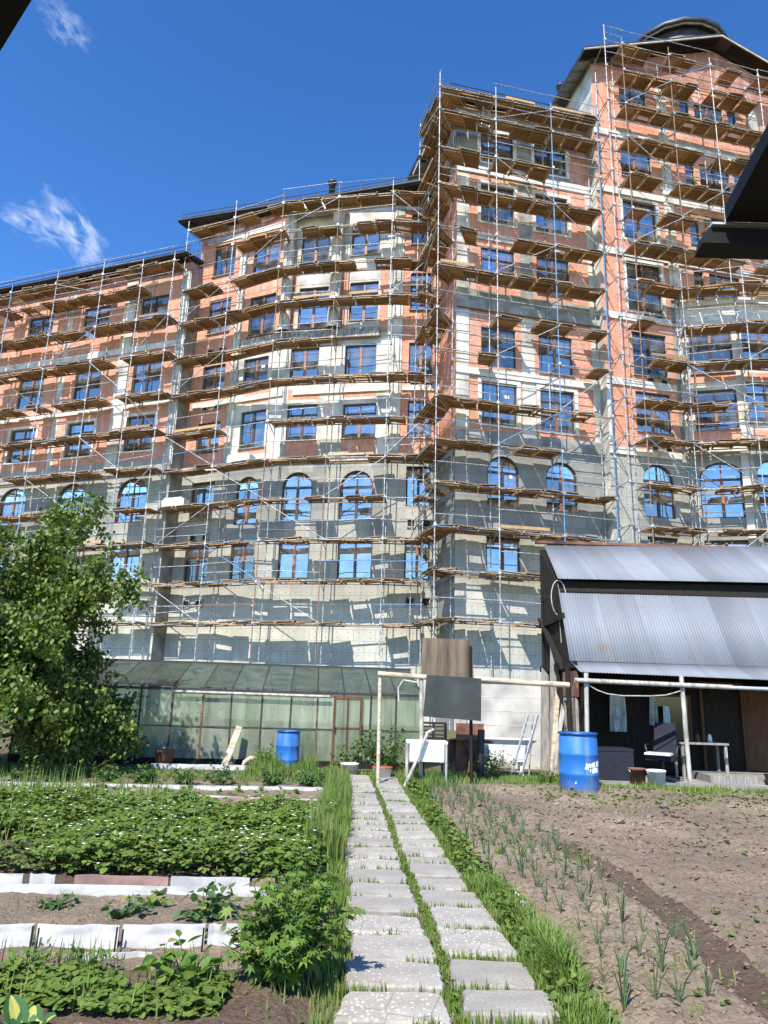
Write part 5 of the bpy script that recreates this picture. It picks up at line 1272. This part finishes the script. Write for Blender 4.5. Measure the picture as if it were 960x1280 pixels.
# gable side wall of ragged boards
def side_top(y): return 2.2+(y)*.0 if y<.5 else (2.3+(y-.55)*1.46 if y<1.75 else min(5.35,4.1+(y-1.6)*.6))
yb=0.
k=0
while yb<3.6:
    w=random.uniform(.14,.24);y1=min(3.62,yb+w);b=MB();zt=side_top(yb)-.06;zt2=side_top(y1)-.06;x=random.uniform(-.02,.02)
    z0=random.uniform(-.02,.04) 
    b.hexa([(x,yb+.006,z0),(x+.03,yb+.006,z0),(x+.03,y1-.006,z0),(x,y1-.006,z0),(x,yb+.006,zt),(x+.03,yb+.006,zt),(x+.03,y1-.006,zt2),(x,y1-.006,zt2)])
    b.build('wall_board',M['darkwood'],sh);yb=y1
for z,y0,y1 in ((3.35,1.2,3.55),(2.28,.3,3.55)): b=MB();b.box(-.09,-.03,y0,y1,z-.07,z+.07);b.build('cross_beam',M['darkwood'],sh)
b=MB();b.obox((-.09,1.2,2.2),(-.09,3.4,3.5),.05,.12,up=(1,0,0));b.build('cross_beam',M['darkwood'],sh)
sw=MB()
for y0,y1,z0,z1 in ((.3,.36,.92,1.62),(1.2,1.26,.92,1.62),(.36,1.2,.92,.98),(.36,1.2,1.56,1.62)): sw.box(-.1,-.04,y0,y1,z0,z1)
w_=sw.build('side_window',M['oldwood'],sh);b=MB();b.quad((-.06,.36,.98),(-.06,1.2,.98),(-.06,1.2,1.56),(-.06,.36,1.56));b.build('pane',M['darkglass'],w_)
b=MB();b.box(-.085,-.035,.25,1.35,1.64,2.15);b.build('rusty_panel',M['rust'],sh);b=MB();b.box(-.085,-.035,.25,1.35,.2,.9);b.build('rusty_panel',M['rust'],sh)
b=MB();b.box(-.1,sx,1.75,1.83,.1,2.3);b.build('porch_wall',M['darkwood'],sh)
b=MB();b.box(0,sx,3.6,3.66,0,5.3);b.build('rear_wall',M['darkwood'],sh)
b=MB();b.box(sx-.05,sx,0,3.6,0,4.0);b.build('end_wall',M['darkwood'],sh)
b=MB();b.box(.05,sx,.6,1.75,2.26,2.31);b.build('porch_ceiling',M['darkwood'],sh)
b=MB();b.box(-.1,sx,-.25,1.75,-.05,.06);b.build('porch_floor',M['concrete'],sh)
b=MB();b.box(2.6,sx,.5,1.74,.061,.2);b.build('doorstep',M['oldwood'],sh)
for x,mt in ((-.02,'palepost'),(1.92,'palepost'),(4.9,'palepost')):
    b=MB();b.tube([(x-.03,-.2,0),(x+.02 if x<1 else x-.06,-.2,2.1)],.045,8);b.build('porch_post',M[mt],sh)
b=MB();b.tube([(-.3,-.1,0),(-.34,-.1,2.2)],.05,8);b.build('porch_post',M['darkwood'],sh)
b=MB();b.tube([(-.25,-.28,1.95),(2.8,-.28,1.905)],.045,8);b.build('beam_pipe',M['palepost'],sh);b=MB();b.tube([(2.7,-.33,1.9),(7.8,-.33,1.86)],.035,8);b.build('beam_pipe',M['alu'],sh)
b=MB();b.tube([(0,-.24,1.88)]+[(f*1.88,-.24,1.86-.2*math.sin(math.pi*f)-.03*math.sin(9*f)) for f in (.1,.2,.35,.5,.65,.8,.9)]+[(1.9,-.24,1.84)],.012,5);b.build('cord',M['palepost'],sh)
# porch wall: window, door, shelf
pw=MB()
for x0,x1,z0,z1 in ((1.95,2.0,.8,1.75),(2.75,2.8,.8,1.75),(2.0,2.75,.8,.85),(2.0,2.75,1.7,1.75)):pw.box(x0,x1,1.69,1.745,z0,z1)
p_=pw.build('porch_window',M['brownwood'],sh);b=MB();b.quad((2.0,1.71,.85),(2.75,1.71,.85),(2.75,1.71,1.7),(2.0,1.71,1.7));b.build('pane',M['darkglass'],p_)
b=MB();b.box(3.0,3.06,1.66,1.74,.2,2.05);b.box(3.9,3.96,1.66,1.74,.2,2.05);b.box(3.06,3.9,1.66,1.74,1.99,2.05);b.build('door_frame',M['brownwood'],sh)
b=MB();b.hexa([(3.95,1.64,.22),(4.75,1.2,.22),(4.77,1.24,.22),(3.97,1.68,.22),(3.95,1.64,1.98),(4.75,1.2,1.98),(4.77,1.24,1.98),(3.97,1.68,1.98)]);dd=b.build('door',M['brownwood'],sh)
b=MB();b.tube([(4.62,1.2,1.05),(4.66,1.13,1.05),(4.7,1.13,1.05)],.014,6);b.build('handle',M['alu'],dd)
# porch things
oc=empty('office_chair','worn navy blue office chair on the shed porch','chair',(5.65,14.95,.06),R(-35))
b=MB();b.hexa([(-.26,-.26,.42),(.26,-.26,.42),(.24,.24,.42),(-.24,.24,.42),(-.25,-.27,.52),(.25,-.27,.52),(.25,.24,.5),(-.25,.24,.5)]);b.build('seat',M['navy'],oc)
b=MB();b.hexa([(-.23,.2,.5),(.23,.2,.5),(.23,.3,.5),(-.23,.3,.5),(-.2,.36,1.12),(.2,.36,1.12),(.2,.43,1.12),(-.2,.43,1.12)]);b.build('backrest',M['navy'],oc)
b=MB();b.tube([(0,0,.1),(0,0,.42)],.03,8);b.build('column',M['black'],oc)
for k in range(5): a=k*1.2566;b=MB();b.obox((0,0,.11),(.28*math.cos(a),.28*math.sin(a),.06),.04,.03);b.build('foot',M['black'],oc)
for s in (-1,1): b=MB();b.tube([(s*.26,-.02,.46),(s*.31,-.05,.68),(s*.31,.2,.7)],.022,6);b.build('armrest',M['black'],oc)
b=MB();b.hexa([(-.26,-.34,.524),(.24,-.36,.524),(.24,-.1,.535),(-.24,-.1,.535),(-.25,-.33,.56),(.23,-.35,.55),(.23,-.1,.57),(-.23,-.1,.57)]);o=b.build('seat_cloth',M['cloth'],None,(5.65,14.95,.06),R(-35));tag(o,'pale folded cloth lying on the navy office chair','cloth')
def cloth(name,x,y,z0,z1,w,mt,label,cat):
    b=MB();k=9
    for i in range(k):
        f0,f1=i/k,(i+1)/k
        for j in range(4):
            g0,g1=j/4,(j+1)/4
            q=lambda f,g:((f-.5)*w*(.95+.05*g),.04*math.sin(f*11+g*2)*(.4+g),-(z1-z0)*g)
            b.quad(q(f0,g0),q(f1,g0),q(f1,g1),q(f0,g1))
    o=b.build(name,M[mt],None,(x,y,z1));m_=o.modifiers.new('s','SOLIDIFY');m_.thickness=.01;tag(o,label,cat)
cloth('hanging_cloth',5.15,16.0,.95,1.72,.34,'cloth','grey sheet hanging at the left inside the porch','cloth')
cloth('towel',5.95,16.1,1.1,1.7,.14,'cloth','thin pale towel hanging behind the office chair','towel')
cloth('towel',6.25,16.15,.85,1.5,.13,'foam','short greenish towel hanging right of the office chair','towel')
b=MB();b.box(-.5,.5,-.25,.25,.70,.74);[b.box(x,x+.05,y,y+.05,0,.70) for x in (-.47,.42) for y in (-.22,.17)];o=b.build('porch_table',M['oldwood'],None,(6.75,15.75,.06));tag(o,'narrow wooden table under the porch window','table')
for k,x in enumerate((6.45,6.7,6.95)): b=MB();b.lathe([(.001,0),(.045,0),(.045,.1),(.03,.13),(.03,.16),(.001,.16)],12);o=b.build('jar',M['plastic_w' if k!=1 else 'rust'],None,(x,15.7,.802));tag(o,('white jar at the left end of the porch table','rust brown jar in the middle of the porch table','white jar at the right end of the porch table')[k],'jar')
b=MB();b.hexa([(-.3,-.2,0),(.3,-.2,0),(.3,.2,0),(-.3,.2,0),(-.35,-.25,.22),(.35,-.25,.22),(.35,.25,.22),(-.35,.25,.22)]);o=b.build('black_crate',M['black'],None,(8.0,14.75,.06));tag(o,'low black crate on the porch floor near the brown door','crate')
b=MB();b.box(-.35,.35,-.3,.3,0,.55);b.box(-.36,.36,-.31,.31,.552,.6);o=b.build('storage_box',M['navy'],None,(4.75,15.3,.062));tag(o,'dark box standing in the left corner of the porch','box')
b=MB();b.tube([(0,0,0),(.12,.3,.5),(.2,.35,.62)],.02,6);o=b.build('stick',M['polewood'],None,(7.95,14.9,.06));tag(o,'pale bent stick leaning near the brown door','stick')
# boards leaning on the shed
for k,(x,y,w,h,dx,mt,l) in enumerate(((3.78,16.6,.26,2.75,.12,'oldwood','tall grey board leaning on the shed side, broken at the top'),(3.72,17.2,.2,2.3,.1,'oldwood','grey board behind the tall one leaning on the shed side'),(3.6,15.8,.1,1.75,.2,'polewood','thin orange brown batten leaning on the shed side'),(3.5,15.3,.07,1.5,.3,'palepost','thin white pole leaning on the shed behind the barrel'))):
    b=MB();b.hexa([(0,0,0),(w,0,0),(w,.03,0),(0,.03,0),(dx,.1,h),(dx+w*.8,.1,h-.18),(dx+w*.8,.13,h-.18),(dx,.13,h)]);o=b.build('leaning_board',M[mt],None,(x,y,0));tag(o,l,'board')
b=MB();b.tube([(.28*math.cos(a)*.6,0,.4*math.sin(a)) for a in [6.283*i/16 for i in range(17)]],.012,5,cap=False);b.tube([(0,0,-.4),(.03,0,-1.0)],.012,5);o=b.build('wire_loop',M['palepost'],None,(4.0,16.2,3.8));tag(o,'loop of pale wire hanging from the shed gable','wire')
# ================================================================== EAVES OF THE HOUSES BY THE VIEWER
def rp_(px,py,Y): d=ray(px,py);return Vector((0,0,EYE))+d*(Y/d.y)
nh=empty('garden_house','dark tin house roof with a gutter jutting in at the right edge','house',(3.6,1.0,0))
def loc(p): return Vector(p)-Vector((3.6,1.0,0))
KE=1.6;e0=rp_(868,322,KE)
def onz(px,py,z): d=ray(px,py);return Vector((0,0,EYE))+d*((z-EYE)/d.z)
nb=onz(878,303,e0.z);nt_=rp_(886,284,nb.y);b=MB();xr=4.2
lo=[loc(e0),loc((xr,e0.y,e0.z)),loc((xr,nb.y,e0.z)),loc(nb)];b.hexa(lo+[loc((nt_.x,e0.y,nt_.z)),loc((xr,e0.y,nt_.z)),loc((xr,nb.y,nt_.z)),loc(nt_)]);b.build('eave_box',M['tar'],nh)
b=MB();b.hexa([loc((nt_.x+.004,nb.y+y,nt_.z+z)) if s<0 else loc((xr,nb.y+y,nt_.z+z)) for z in (.001,.007) for s,y in ((-1,.03),(1,.03),(1,-.012),(-1,-.012))]);b.build('drip_edge',M['alu'],nh)
t0=rp_(907,277,nb.y-.02);t1=rp_(985,132,KE*.75)
s=(t1-t0);t2=t0+s*1.5
b=MB()
lo=[loc(t0),loc((xr,t0.y,t0.z)),loc((xr,t2.y,t2.z)),loc(t2)];b.hexa(lo+[p+Vector((0,0,.04)) for p in lo]);b.build('roof',M['tar'],nh)
b=MB();b.box(loc((3.4,0,0)).x,loc((6.3,0,0)).x,-4,.1,0,e0.z+.1);b.build('wall',M['brownwood'],nh)
eL=[rp_(0,65,1.35),rp_(40,0,1.2)]
zz=3.0
def onz(px,py,z): d=ray(px,py);return Vector((0,0,EYE))+d*((z-EYE)/d.z)
p0=onz(-12,84,2.9);p1=onz(52,-20,2.9)
ph=empty('porch_house','dark porch roof whose corner shows at the top left','house',(-3,.0,0))
b=MB();q=[p0,p1,Vector((-3.0,p1.y,2.9)),Vector((-3.0,p0.y,2.9))];q=[v-Vector((-3,0,0)) for v in q];b.hexa(q+[v+Vector((0,0,.08)) for v in q]);b.build('roof',M['tar'],ph)
b=MB();b.box(-1.2,.0,-3,1.2,0,2.9);b.build('wall',M['brownwood'],ph)
